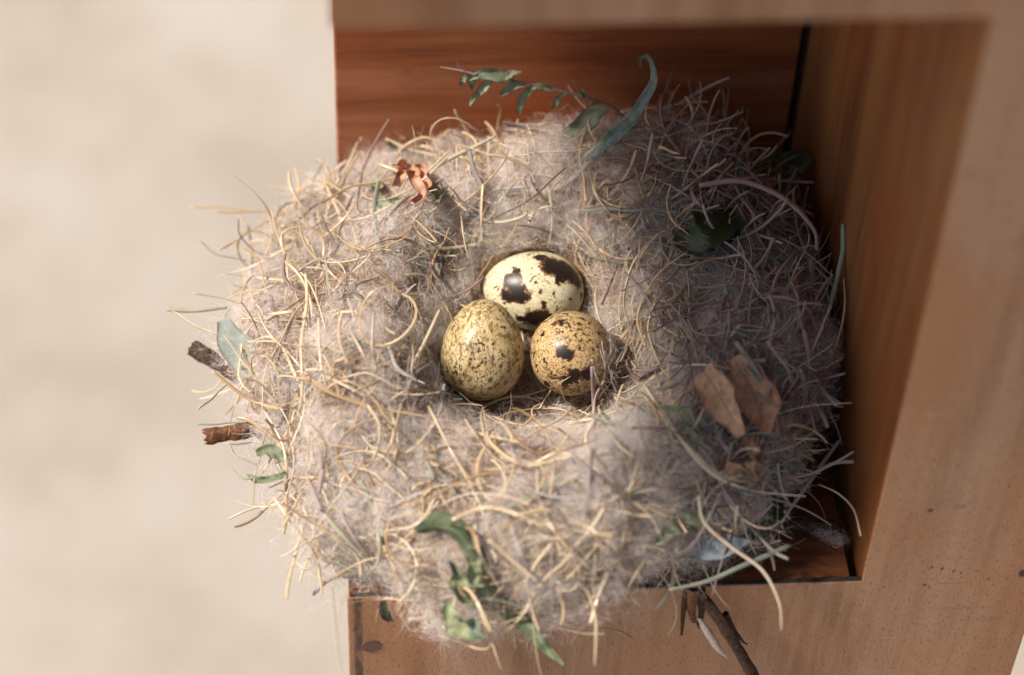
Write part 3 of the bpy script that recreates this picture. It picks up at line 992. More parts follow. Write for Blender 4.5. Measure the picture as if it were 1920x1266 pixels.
G = M_straw
S_ = M_stem
traced = [
    ([(1205, 718), (1256, 794), (1306, 862), (1357, 900), (1420, 921), (1510, 931)], 1.15, G, 1.0, 0.006),
    ([(1225, 757), (1290, 838), (1345, 886), (1420, 910)], 1.0, G, 0.95, 0.005),
    ([(790, 945), (845, 914), (912, 904)], 0.9, G, 0.8, 0.006),
    ([(818, 952), (880, 926), (940, 930), (1000, 948)], 1.0, G, 0.95, 0.007),
    ([(850, 975), (905, 952), (965, 962), (1020, 990)], 1.5, G, 0.75, 0.008),
    ([(915, 1012), (960, 1050), (1010, 1093)], 1.5, G, 0.72, 0.010),
    ([(1072, 1076), (1102, 1110), (1118, 1165), (1115, 1250)], 1.4, G, 0.70, 0.010),
    ([(1030, 928), (1042, 870), (1062, 830), (1092, 798)], 1.1, G, 0.6, 0.005),
    ([(803, 802), (850, 785), (900, 795), (948, 825)], 0.9, G, 0.85, 0.004),
    ([(815, 925), (805, 960), (775, 985), (720, 998)], 0.9, G, 0.9, 0.006),
    ([(890, 985), (900, 1040), (925, 1085), (940, 1112)], 1.2, G, 0.8, 0.008),
    ([(958, 1030), (985, 1010), (1018, 1008)], 0.7, G, 0.95, 0.008),
    ([(1012, 765), (1030, 735), (1056, 712)], 0.8, G, 0.85, 0.003),
    ([(1110, 675), (1140, 730), (1185, 775), (1215, 800)], 0.9, G, 0.8, 0.004),
    ([(1000, 700), (1022, 735)], 0.6, G, 0.6, 0.001),
    ([(355, 387), (430, 391), (505, 398)], 0.7, G, 0.35, 0.003),
    ([(405, 397), (450, 398), (520, 396)], 0.7, G, 0.25, 0.004),
    ([(412, 468), (455, 443), (525, 402), (560, 380)], 0.9, G, 0.55, 0.005),
    ([(447, 410), (450, 440), (475, 470), (510, 480)], 0.7, S_, 0.2, 0.006),
    ([(375, 453), (410, 478), (462, 488)], 0.7, S_, 0.3, 0.003),
    ([(455, 462), (485, 490), (493, 520), (500, 560)], 0.8, G, 0.45, 0.004),
    ([(362, 550), (420, 560), (485, 580)], 0.9, G, 0.6, 0.003),
    ([(430, 558), (460, 547), (520, 545)], 0.8, G, 0.6, 0.004),
    ([(320, 582), (370, 612), (432, 640)], 0.8, G, 0.3, 0.001),
    ([(312, 580), (360, 583), (425, 577)], 1.5, S_, 0.95, -0.01),
    ([(420, 660), (445, 643), (500, 640), (545, 645)], 0.85, G, 0.65, 0.006),
    ([(398, 695), (440, 730), (480, 755), (525, 766), (548, 764)], 1.35, G, 0.35, 0.008),
    ([(372, 768), (425, 722)], 0.9, S_, 0.95, -0.004),
    ([(370, 797), (460, 792)], 0.6, S_, 0.75, -0.002),
    ([(430, 835), (446, 858), (482, 870)], 0.8, S_, 0.9, 0.0),
    ([(433, 880), (458, 897), (505, 892)], 0.8, S_, 0.9, 0.0),
    ([(474, 946), (477, 905), (484, 865)], 0.8, G, 0.6, 0.0),
    ([(545, 805), (551, 870), (540, 920), (522, 950), (490, 942)], 0.9, G, 0.8, 0.006),
    ([(548, 888), (590, 930), (640, 962)], 1.2, G, 0.7, 0.005),
    ([(502, 795), (520, 830), (545, 860)], 0.9, G, 0.75, 0.005),
    ([(505, 915), (545, 895), (560, 870)], 0.8, G, 0.5, 0.004),
    ([(608, 965), (650, 1010), (698, 1062)], 1.6, S_, 0.98, 0.006),
    ([(708, 1000), (714, 1030), (705, 1066)], 1.5, S_, 0.97, 0.006),
    ([(600, 1045), (622, 1040), (645, 1028)], 0.8, G, 0.3, 0.002),
    ([(583, 1010), (600, 1003), (612, 985)], 0.9, G, 0.6, 0.002),
    ([(586, 1117), (615, 1088), (668, 1074)], 1.5, S_, 0.72, -0.004),
    ([(623, 1103), (628, 1180), (642, 1275)], 0.9, S_, 0.92, 0.002),
    ([(633, 1170), (643, 1125), (668, 1090)], 0.6, G, 0.6, 0.002),
    ([(730, 1020), (780, 1032), (828, 1028)], 0.9, G, 0.95, 0.008),
    ([(745, 1075), (790, 1060), (822, 1068)], 0.6, G, 0.9, 0.006),
    ([(765, 1162), (820, 1155)], 0.8, G, 0.95, 0.006),
    ([(660, 735), (715, 650), (640, 700)][:1] + [(700, 720), (760, 690), (800, 672)], 1.1, G, 0.6, 0.006),
    ([(620, 485), (645, 505), (650, 540), (635, 590)], 1.0, G, 0.92, 0.006),
    ([(590, 560), (625, 545), (648, 515)], 0.9, G, 0.4, 0.007),
    ([(600, 523), (615, 490), (625, 460)], 1.1, G, 0.85, 0.006),
    ([(508, 590), (540, 585), (568, 585)], 1.2, G, 0.8, 0.005),
    ([(655, 610), (672, 650), (695, 690)], 1.1, G, 0.85, 0.005),
    ([(555, 465), (570, 420), (590, 400)], 0.9, G, 0.5, 0.005),
    ([(735, 835), (738, 790), (715, 760)], 1.2, G, 0.8, 0.005),
    ([(560, 650), (600, 648), (640, 660)], 0.8, G, 0.55, 0.005),
    ([(600, 700), (640, 720), (690, 745)], 0.9, G, 0.7, 0.005),
    ([(760, 515), (800, 520), (840, 580), (848, 605)], 0.9, G, 0.55, 0.004),
    ([(905, 345), (903, 390), (900, 450)], 1.0, G, 0.6, 0.006),
    ([(820, 310), (870, 285), (930, 255)], 1.6, S_, 1.0, 0.010),
    ([(752, 236), (790, 252), (830, 268)], 1.2, S_, 0.5, 0.010),
    ([(990, 420), (1005, 395), (1035, 385)], 0.9, G, 0.7, 0.005),
    # grey hairy stems on the shaded side
    ([(1110, 690), (1114, 780), (1108, 870), (1100, 960)], 1.7, S_, 0.5, 0.012),
    ([(1072, 850), (1100, 880), (1130, 935)], 1.7, S_, 0.45, 0.014),
    ([(1490, 505), (1500, 590), (1514, 650), (1518, 705)], 1.9, S_, 0.32, 0.006),
    ([(1585, 420), (1572, 520), (1538, 622)], 1.8, S_, 0.82, 0.008),
    ([(1380, 640), (1420, 700), (1455, 775)], 2.3, S_, 0.78, 0.006),
    ([(1365, 540), (1342, 600), (1322, 660)], 1.9, S_, 0.35, 0.006),
    ([(1310, 348), (1390, 340), (1470, 372), (1525, 430), (1532, 470)], 2.3, S_, 0.4, 0.010),
    ([(1420, 330), (1385, 340), (1380, 352), (1420, 410), (1470, 455), (1530, 490)], 1.4, S_, 0.25, 0.008),
    ([(1595, 310), (1592, 380), (1572, 450), (1545, 520)], 1.0, S_, 0.2, 0.006),
    ([(1260, 345), (1250, 380), (1262, 415), (1292, 440)], 1.0, G, 0.4, 0.006),
    ([(1295, 505), (1340, 485), (1395, 480)], 1.0, G, 0.5, 0.006),
    ([(1210, 650), (1195, 590), (1230, 520), (1290, 470)], 1.0, G, 0.5, 0.006),
    ([(1180, 610), (1170, 560), (1195, 480), (1260, 420)], 1.0, G, 0.6, 0.006),
    ([(1520, 480), (1526, 560), (1528, 640)], 2.2, S_, 0.5, 0.003),
    ([(1500, 690), (1510, 740), (1490, 800)], 2.0, S_, 0.45, 0.006),
    ([(1553, 802), (1535, 765), (1515, 720)], 1.6, S_, 0.9, 0.002),
    ([(1574, 755), (1545, 735), (1530, 715)], 1.4, S_, 0.88, 0.003),
    ([(1585, 700), (1545, 710), (1515, 725)], 1.2, S_, 0.55, 0.004),
    ([(1480, 1022), (1400, 1058), (1330, 1088), (1255, 1106)], 1.8, S_, 0.8, 0.010),
    ([(1478, 1050), (1440, 1025), (1425, 1005)], 1.4, S_, 0.7, 0.004),
    ([(1310, 930), (1320, 980), (1370, 1025), (1430, 1070), (1460, 1130), (1465, 1183)], 1.0, G, 0.95, 0.012),
    ([(1575, 825), (1520, 900), (1465, 980)], 1.6, S_, 0.62, 0.004),
    ([(1612, 865), (1560, 870), (1500, 905)], 1.4, S_, 0.6, 0.004),
    ([(1614, 1005), (1600, 955), (1570, 925), (1535, 908)], 0.8, G, 0.9, 0.003),
    ([(1548, 700), (1570, 640), (1585, 570), (1582, 520)], 0.9, G, 0.45, 0.004),
    ([(1500, 845), (1530, 845), (1556, 842)], 0.8, G, 0.7, 0.003),
    ([(1545, 318), (1525, 350), (1510, 385)], 1.3, S_, 0.35, 0.006),
    ([(1580, 355), (1550, 375), (1525, 400)], 1.6, S_, 0.75, 0.004),
    ([(1225, 250), (1215, 300), (1205, 340)], 1.3, S_, 0.6, 0.010),
    ([(1235, 275), (1275, 290)], 1.2, G, 0.6, 0.006),
    ([(575, 960), (580, 985), (595, 1002), (612, 998), (616, 975)], 1.2, S_, 0.5, 0.002),
    ([(560, 945), (575, 965), (580, 990)], 1.8, S_, 0.45, 0.003),
    ([(520, 870), (545, 905), (575, 940), (600, 955)], 1.0, S_, 0.95, 0.005),
    ([(596, 835), (604, 880), (598, 925)], 2.2, S_, 0.4, 0.007),
    ([(640, 960), (665, 1010), (690, 1040)], 1.2, S_, 0.55, 0.005),
    ([(690, 760), (712, 800), (705, 850), (680, 880), (640, 850)], 1.0, G, 0.85, 0.007),
    ([(730, 760), (745, 810), (735, 870), (705, 905)], 0.9, G, 0.7, 0.006),
    ([(1130, 800), (1180, 850), (1240, 880), (1300, 885)], 1.0, G, 0.9, 0.006),
    ([(1000, 870), (1045, 850), (1100, 868), (1150, 905)], 1.0, G, 0.9, 0.007),
    ([(1135, 660), (1150, 720), (1170, 760)], 0.7, G, 0.9, 0.003),
    ([(1128, 640), (1135, 690), (1130, 735)], 0.6, S_, 0.6, 0.004),
    ([(1050, 720), (1060, 755)], 0.6, G, 0.7, 0.002),
    ([(1086, 715), (1100, 745)], 0.6, G, 0.8, 0.002),
    ([(1340, 560), (1400, 530), (1460, 540), (1490, 580)], 1.0, S_, 0.55, 0.006),
    ([(1210, 720), (1260, 690), (1330, 685), (1400, 700)], 1.0, G, 0.95, 0.006),
    ([(1230, 560), (1215, 620), (1240, 690), (1280, 720)], 0.8, G, 0.6, 0.005),
    ([(1440, 640), (1480, 700), (1490, 770)], 1.4, S_, 0.6, 0.005),
    ([(1320, 260), (1300, 300), (1280, 350)], 1.2, S_, 0.5, 0.005),
    ([(1400, 250), (1415, 290), (1410, 330)], 0.9, S_, 0.3, 0.004),
    ([(1112, 688), (1122, 715), (1138, 745)], 0.7, G, 0.95, -0.002),
    ([(1148, 640), (1140, 680), (1152, 730)], 0.6, G, 0.8, -0.002),
    ([(1126, 655), (1134, 690), (1148, 715)], 0.5, S_, 0.7, -0.003),
    ([(1040, 740), (1052, 718), (1070, 706)], 0.6, G, 0.9, -0.003),
    ([(1000, 700), (1012, 728), (1020, 750)], 0.5, G, 0.7, -0.003),
    ([(893, 600), (900, 622), (908, 632)], 0.2, G, 1.0, -0.0045),
    ([(908, 625), (915, 665), (916, 695)], 0.2, G, 1.0, -0.0045),
    ([(1350, 240), (1360, 200), (1335, 160), (1290, 110)], 0.7, S_, 0.3, 0.000),
    ([(1400, 290), (1385, 250), (1340, 220)], 0.8, S_, 0.4, 0.002),
    ([(1440, 300), (1420, 262), (1412, 232)], 0.7, S_, 0.2, 0.002),
    ([(1260, 80), (1310, 130), (1330, 165), (1340, 190)], 0.8, S_, 0.25, 0.0),
]
for (pix, w_, m_, ti, lf) in traced:
    big = m_ is S_
    stem(pix, w_, m_, ti, lf + (0.0048 if pix[0][0] < 1150 else 0.0095), name="grass_stem" if big else "straw", flat=0.8 if big else 0.55, tip=0.55 if big else 0.3)

# fine hairs on the grey stems and dust-like seed specks caught in the down
NH = 14000
hp, hn = sample(NH, lambda c_, n_: facing(c_, n_) * (0.02 + rightness(c_[:, 0])))
Ph = arcs(hp, hn, rng.uniform(0.002, 0.009, NH), 4, rng.uniform(0.001, 0.0065, NH), norm(rng.normal(size=(NH, 3))), rng.normal(size=NH) * 60, 0.6)
okh = clear_of_eggs(Ph) & within(Ph)
v_, f_ = ribbon_mesh(Ph[okh], np.full((okh.sum(), 4), 0.00009))
hh = mesh_obj("stem_hairs", v_, f_, M_down, nest, attrs={"tint": np.repeat(rng.uniform(0.5, 1, okh.sum()), 8)})
hh["kind"] = "stuff"
M_speck = plain("dark_seed_specks", (0.035, 0.018, 0.015), 0.5, 2000, 0.6)
NS = 900
sp, sn = sample(NS, lambda c_, n_: facing(c_, n_) * (1.4 - rightness(c_[:, 0])))
sp = sp + sn * rng.uniform(0.001, 0.0055, (NS, 1))
sd = norm(rng.normal(size=(NS, 3)))
Ls = rng.uniform(0.0002, 0.00055, (NS, 1))
Psp = np.stack([sp - sd * Ls, sp, sp + sd * Ls], 1)
oks = clear_of_eggs(Psp) & within(Psp)
v_, f_ = tube_mesh(Psp[oks], np.array([0.00006, 0.00036, 0.00006])[None] * np.ones((oks.sum(), 1)) * rng.uniform(0.6, 1.2, (oks.sum(), 1)), 5, 0.8)
ss_ = mesh_obj("seed_specks", v_, f_, M_speck, nest)
ss_["kind"] = "stuff"
# small shreds of green leaf worked into the down
M_shred = leaf_mat("green_shreds", (0.17, 0.22, 0.12), (0.26, 0.30, 0.20), None)
NG = 300
gp, gn = sample(NG, lambda c_, n_: facing(c_, n_) * np.where(bowl(c_) < 0.03, 0.3, 1))
gd = tangent_dirs(gp, gn, 0.1)
Pg = arcs(gp, gn, rng.uniform(0.003, 0.010, NG), 6, rng.uniform(0.0, 0.0028, NG), gd, rng.normal(size=NG) * 70, 0.6)
okg = clear_of_eggs(Pg) & within(Pg)
Wg = rng.uniform(0.0006, 0.0018, okg.sum())[:, None] * np.array([0.3, 0.8, 1, 0.9, 0.6, 0.1])[None]
v_, f_ = tube_mesh(Pg[okg], Wg, 6, 0.12)
gs = mesh_obj("leaf_shreds", v_, f_, M_shred, nest)
gs["kind"] = "stuff"


# ------------------------------------------------------------------ leaves, twigs and blossom lying on or stuck in the nest
def blade(path3, widths, roll=0.0, cup_=0.15, wav=0.0006, nacross=9, thick=0.00025, edge=0.0, tw=0.0):
    """a leaf blade along a midline; returns verts, faces and attributes"""
    q = np.asarray(path3)
    n_ = len(q)
    T = tangents(q[None])[0]
    s_ = norm(np.cross(T, VIEW))
    nn = np.cross(s_, T)
    w = np.interp(np.linspace(0, 1, n_), np.linspace(0, 1, len(widths)), widths)
    ac = np.linspace(-1, 1, nacross)
    rows, al, acr = [], [], []
    ph = rng.uniform(0, 6.28, 4)
    for i in range(n_):
        rr = roll + tw * (i / (n_ - 1) - 0.5)
        a = s_[i] * math.cos(rr) + nn[i] * math.sin(rr)
        b = -s_[i] * math.sin(rr) + nn[i] * math.cos(rr)
        for x in ac:
            si = i / (n_ - 1)
            wv = wav * (math.sin(si * 9 + ph[0] + x * 2) + 0.6 * math.sin(si * 19 + ph[1] - x * 3)) * abs(x)
            ex = 1 + edge * (math.sin(si * 13 + ph[2] + 2 * x) + 0.45 * math.sin(si * 29 + ph[3])) * abs(x)
            rows.append(q[i] + a * (x * ex * w[i] / 2) + b * (cup_ * w[i] * (x * x - 0.3) + wv))
            al.append(i / (n_ - 1))
            acr.append(x)
    top = np.array(rows)
    nrm_ = np.repeat(nn, nacross, 0)
    bot = top - nrm_ * thick
    V = np.vstack([top, bot])
    F = []
    N0 = n_ * nacross
    for i in range(n_ - 1):
        for j in range(nacross - 1):
            a0 = i * nacross + j
            F.append([a0, a0 + 1, a0 + nacross + 1, a0 + nacross])
            F.append([N0 + a0, N0 + a0 + nacross, N0 + a0 + nacross + 1, N0 + a0 + 1])
        for j in (0, nacross - 1):
            a0 = i * nacross + j
            F.append([a0, a0 + nacross, N0 + a0 + nacross, N0 + a0])
    return V, F, {"side": np.concatenate([np.zeros(N0), np.ones(N0)]), "along": np.tile(al, 2), "across": np.tile(acr, 2)}


def join(parts):
    Vs, Fs, At = [], [], {}
    off = 0
    for (V, F, A) in parts:
        Vs.append(V)
        Fs += [[i + off for i in f_] for f_ in F]
        off += len(V)
        for k_, x in A.items():
            At.setdefault(k_, []).append(x)
    return np.vstack(Vs), Fs, {k_: np.concatenate(x) for k_, x in At.items()}


def leaf_blade(pix, widths_mm, lift=0.004, zf=0.02, plane=None, n=30, **kw):
    q = catmull(depth_path(pix, lift + 0.0065, zf, plane), n)
    return blade(q, [w * 1e-3 for w in widths_mm], **kw)


def leaf(name, label, cat, blades, mat, group=None):
    V, F, A = join(blades)
    o = mesh_obj(name, V, F, mat, attrs=A)
    return tag(o, label, cat, group)


M_dry = leaf_mat("dry_brown_leaf", (0.62, 0.41, 0.27), (0.42, 0.23, 0.11), (0.38, 0.20, 0.12), 0.6, 0.25, 0.25)
M_dark = leaf_mat("dark_green_leaf", (0.022, 0.045, 0.016), (0.03, 0.06, 0.03), (0.035, 0.06, 0.025), 0.35, 0.4, 0.1)
M_green = leaf_mat("mid_green_leaf", (0.21, 0.26, 0.15), (0.28, 0.32, 0.21), (0.31, 0.35, 0.23), 0.55, 0.3, 0.25)
M_deep = leaf_mat("deep_green_leaf", (0.095, 0.125, 0.072), (0.19, 0.24, 0.13), (0.20, 0.25, 0.15), 0.6, 0.25, 0.2)
M_lime = leaf_mat("lime_leaf", (0.36, 0.40, 0.235), (0.42, 0.46, 0.32), (0.46, 0.49, 0.34), 0.6, 0.25, 0.35, blot=(0.21, 0.27, 0.20))
M_pale = leaf_mat("pale_blue_green_leaf", (0.50, 0.56, 0.53), (0.55, 0.60, 0.56), (0.58, 0.63, 0.60), 0.6, 0.25, 0.42, 0.15)
M_sage = leaf_mat("sage_leaf", (0.27, 0.31, 0.205), (0.32, 0.35, 0.25), (0.34, 0.38, 0.30), 0.6, 0.3, 0.3)
M_blue = leaf_mat("blue_grey_leaf", (0.16, 0.22, 0.22), (0.22, 0.28, 0.30), (0.2, 0.26, 0.25), 0.45, 0.4, 0.2, blot=(0.06, 0.13, 0.07))
M_blossom = leaf_mat("dried_blossom", (0.74, 0.45, 0.31), (0.62, 0.31, 0.21), (0.60, 0.32, 0.21), 0.6, 0.3, 0.4)

leaf("dry_leaf", "crumpled dry brown leaf lying on the shaded right rim of the nest", "leaf", [
    leaf_blade([(1375, 672), (1402, 715), (1424, 765), (1432, 812)], [4, 11.5, 13.5, 11, 4], 0.009, cup_=0.14, roll=0.25, wav=0.0007, edge=0.08),
    leaf_blade([(1318, 695), (1346, 738), (1372, 785), (1388, 818)], [8, 10, 9.5, 7.5, 3], 0.010, cup_=0.2, roll=-0.3, wav=0.0009, edge=0.12),
    leaf_blade([(1405, 812), (1404, 840), (1418, 858), (1438, 862)], [3.5, 4, 4.2, 2.5], 0.007, cup_=0.35, roll=0.6, wav=0.0006, edge=0.15),
    leaf_blade([(1362, 872), (1390, 884), (1418, 880), (1436, 872)], [3, 6, 6.5, 3.2], 0.006, cup_=0.4, roll=-0.5, wav=0.001, edge=0.2)], M_dry)

leaf("green_leaf", "long mid green leaf hanging down over the front of the box below the nest", "leaf", [
    leaf_blade([(888, 1068), (915, 1108), (950, 1140), (990, 1172), (1020, 1210), (1056, 1248)], [2.5, 5.2, 6.2, 5.6, 3.8, 0.8], 0.005, cup_=-0.22, roll=0.35, n=40, wav=0.0005, edge=0.05)], M_green)
leaf("green_leaf", "deep green folded leaf curling out of the lower front of the nest", "leaf", [
    leaf_blade([(778, 998), (812, 985), (850, 992), (880, 1025), (893, 1075)], [2.5, 6.5, 7.5, 6.0, 1.6], 0.004, cup_=-0.25, roll=-0.45, n=40, wav=0.0007, edge=0.06, tw=0.8),
    leaf_blade([(845, 983), (880, 1000), (900, 1040), (905, 1078)], [0.8, 2.2, 2.4, 0.8], 0.006, cup_=0.2, roll=0.9)], M_deep)
leaf("lime_leaf", "crumpled lime green leaf hanging below the deep green folded leaf", "leaf", [
    leaf_blade([(842, 1050), (856, 1085), (872, 1118), (905, 1132)], [1.5, 5, 6, 1.5], 0.006, cup_=0.35, roll=0.5, wav=0.0012, edge=0.2),
    leaf_blade([(838, 1130), (848, 1160), (878, 1178), (912, 1195)], [1.5, 7, 6.5, 1.5], 0.006, cup_=0.3, roll=-0.4, wav=0.0013, edge=0.25),
    leaf_blade([(895, 1045), (886, 1075), (890, 1100)], [2, 5, 2], 0.008, cup_=0.3, roll=0.3, wav=0.0008)], M_lime)
leaf("ivy_leaf", "small dark green ivy leaf on the shaded rim left of the grey stems", "leaf", [
    leaf_blade([(1268, 440), (1290, 452), (1322, 438), (1345, 415), (1352, 388)], [4, 9, 14, 14.5, 6], 0.008, cup_=0.08, roll=0.25, wav=0.0004, edge=0.12, nacross=9),
    leaf_blade([(1318, 448), (1350, 430), (1390, 425)], [8, 10, 4], 0.0075, cup_=0.1, roll=0.2, wav=0.0004)], M_dark)
leaf("pale_leaf", "pale blue green leaf sticking out on the far left above the upper twig", "leaf", [
    leaf_blade([(418, 600), (435, 640), (468, 675), (505, 705)], [4, 10, 12, 7], -0.006, cup_=0.04, roll=0.1, wav=0.0003, edge=0.04)], M_pale)
leaf("blue_leaf", "thin blue grey curling blade standing up at the back of the nest", "leaf", [
    leaf_blade([(1075, 308), (1130, 272), (1172, 235), (1205, 195), (1226, 155), (1222, 118), (1210, 103), (1198, 112), (1202, 126)], [1.5, 3, 5, 4.2, 3.4, 3.6, 3.0, 2.4, 1.2], plane=('y', 0.128), cup_=0.15, roll=0.4, n=30, tw=1.0)], M_blue)
leaf("pale_leaf", "pale green leaf against the back panel between the sprig and the blue grey blade", "leaf", [
    leaf_blade([(1140, 203), (1115, 212), (1088, 238), (1055, 256)], [2, 6.5, 6.5, 2.5], plane=('y', 0.138), cup_=0.15, roll=0.3)], M_sage)
leaf("blue_leaf", "pale blue leaf underside at the lower right front edge of the nest", "leaf", [
    leaf_blade([(1292, 1042), (1330, 1030), (1365, 1022), (1405, 1016)], [0.8, 6.5, 8.0, 5.5, 0.6], 0.011, cup_=0.12, roll=0.3, wav=0.0003)],
    leaf_mat("blue_leaf_underside", (0.24, 0.295, 0.335), (0.2, 0.26, 0.28), None, 0.7, 0.2, 0.15, 0.12))
leaf("dark_leaf", "dark green leaf bent beside the pale blue leaf at the lower right", "leaf", [
    leaf_blade([(1458, 930), (1450, 965), (1425, 990), (1385, 1008)], [3, 7, 6, 3], 0.006, cup_=0.2, roll=0.2)], M_dark)
leaf("green_leaf", "dull green leaf under straw at the lower right of the nest", "leaf", [
    leaf_blade([(1228, 1020), (1262, 985), (1298, 968), (1330, 985)], [2, 4.5, 5, 2], 0.006, cup_=0.2, roll=-0.3)], M_sage)
leaf("green_leaf", "green leaf tucked under straw left of the dry brown leaf", "leaf", [
    leaf_blade([(1205, 770), (1250, 775), (1290, 782), (1322, 798)], [3, 4, 6, 2], 0.005, cup_=0.2, roll=0.2),
    leaf_blade([(1285, 800), (1305, 825), (1332, 842)], [2, 3, 1], 0.005, cup_=0.2)], M_sage)
leaf("dark_leaf", "dark green shrivelled leaves in the shaded back right corner of the nest", "leaves", [
    leaf_blade([(1378, 322), (1420, 308), (1455, 298)], [4, 6.5, 3], 0.006, zf=0.045, cup_=0.25, roll=0.3, wav=0.001),
    leaf_blade([(1440, 318), (1475, 300), (1518, 288)], [3, 5.5, 2.5], 0.006, zf=0.045, cup_=0.3, roll=-0.3, wav=0.001),
    leaf_blade([(1470, 330), (1500, 315), (1522, 300)], [2, 4, 1.5], 0.004, zf=0.045, cup_=0.25, roll=0.5)], M_deep)
leaf("green_leaf", "small pale green leaf on the lower left edge of the nest above the loops", "leaf", [
    leaf_blade([(480, 850), (505, 845), (540, 862)], [2, 4.5, 1.5], 0.002, cup_=0.2, roll=0.3)], M_sage)
leaf("green_leaf", "narrow curled green leaf below the small pale one on the lower left edge", "leaf", [
    leaf_blade([(464, 890), (485, 902), (512, 898), (535, 888)], [0.8, 2.2, 2.6, 1.0], 0.002, cup_=0.3, roll=0.5)], M_green)
leaf("green_leaf", "tiny dark green leaf tip hanging on the front board by its left corner", "leaf", [
    leaf_blade([(716, 1130), (722, 1150), (733, 1166)], [2, 3.2, 1.5], 0.004, plane=('y', -0.006), cup_=0.2, roll=0.2)], M_deep)
leaf("green_leaf", "green leaf scraps beside the dried blossom on the back left rim", "leaves", [
    leaf_blade([(655, 352), (690, 345), (715, 352)], [3, 5, 2], 0.006, zf=0.045, cup_=0.25, roll=0.3, wav=0.0008),
    leaf_blade([(700, 375), (730, 382), (752, 372)], [2, 4, 2], 0.006, zf=0.045, cup_=0.3, roll=-0.2, wav=0.0008),
    leaf_blade([(800, 345), (818, 358), (822, 380)], [2, 3.5, 1.5], 0.006, zf=0.045, cup_=0.3, roll=0.2)], M_lime)
leaf("dark_leaf", "dark green leaf under stems between the dry leaf and the right wall", "leaf", [
    leaf_blade([(1462, 838), (1450, 880), (1440, 925)], [3, 5.5, 3], 0.003, cup_=0.2, roll=0.3)],
    leaf_mat("blue_green_leaf", (0.025, 0.085, 0.07), (0.05, 0.1, 0.08), None, 0.4, 0.4, 0.15))
leaf("dried_blossom", "shrivelled orange blossom on the back left rim of the nest", "blossom", [
    leaf_blade([(768, 308), (752, 322), (742, 350)], [3, 5, 2.5], 0.012, zf=0.048, cup_=0.3, roll=0.3, wav=0.0008, edge=0.15),
    leaf_blade([(772, 310), (792, 322), (806, 348)], [3, 4.5, 2.5], 0.013, zf=0.048, cup_=0.4, roll=-0.5, wav=0.0008, edge=0.15),
    leaf_blade([(768, 312), (775, 335), (788, 362), (770, 378)], [3, 4.5, 4, 2], 0.013, zf=0.048, cup_=0.35, roll=0.6, wav=0.0008, edge=0.15)], M_blossom)

# sprig with leaflets, leaning at the back panel
sprig = thing("leafy_sprig", "sage green leafy sprig reaching across the back panel above the nest", "sprig", tuple(at_y(1150, 205, 0.145)))


def child_tube(name, pix, w_mm, mat, parent, plane, tint, tip=0.5):
    q = catmull(depth_path(pix, plane=plane), 24)
    w = w_mm * 1e-3 * np.linspace(1, tip, len(q))
    v_, f_ = tube_mesh(q[None], w[None], 7, 0.9)
    return mesh_obj(name, v_, f_, mat, parent, attrs={"tint": np.full(len(v_), tint)})


pl = ('y', 0.145)
child_tube("stalk", [(1172, 222), (1140, 196), (1080, 178), (1000, 158), (930, 148), (880, 138), (856, 118)], 1.1, M_stem, sprig, pl, 0.33)
child_tube("stalk", [(905, 145), (870, 134), (826, 126)], 0.9, M_stem, sprig, pl, 0.33)
for (pix, ws) in [([(965, 152), (930, 140), (905, 138), (880, 148)], [1.5, 4.2, 4, 1.2]), ([(925, 148), (905, 165), (890, 182), (880, 196)], [1.2, 3, 2.5, 0.6]),
                  ([(985, 158), (965, 160), (938, 178)], [1.2, 3.4, 1]), ([(1005, 162), (985, 175), (975, 195), (972, 215)], [1.2, 3, 2.8, 0.6]),
                  ([(900, 140), (885, 150), (886, 168)], [1, 2.6, 0.8]), ([(1100, 185), (1092, 172), (1086, 168)], [0.8, 2.2, 0.6]),
                  ([(1040, 170), (1015, 162), (990, 166)], [0.8, 2.8, 0.8]), ([(1060, 174), (1045, 186), (1038, 204)], [0.8, 2.4, 0.6]), ([(945, 150), (960, 138), (978, 136)], [0.8, 2.6, 0.7]),
                  ([(880, 140), (868, 150), (862, 164)], [0.8, 2.0, 0.5]), ([(1120, 190), (1110, 204), (1098, 212)], [0.8, 2.4, 0.7])]:
    V, F, A = leaf_blade(pix, ws, plane=('y', 0.1445), cup_=0.2, roll=0.25, n=10)
    mesh_obj("leaflet", V, F, M_sage, sprig, attrs=A)

# twigs
M_bark = plain("dark_twig_bark", (0.062, 0.036, 0.025), 0.55, 700, 0.85, 0.2, 0.9, 0.0012, (1, 1, 1))
M_bark2 = plain("brown_twig_bark", (0.15, 0.068, 0.035), 0.5, 700, 0.8, 0.2, 0.9, 0.0010)
M_pith = plain("pale_broken_wood", (0.42, 0.31, 0.22), 0.3, 900, 0.8)


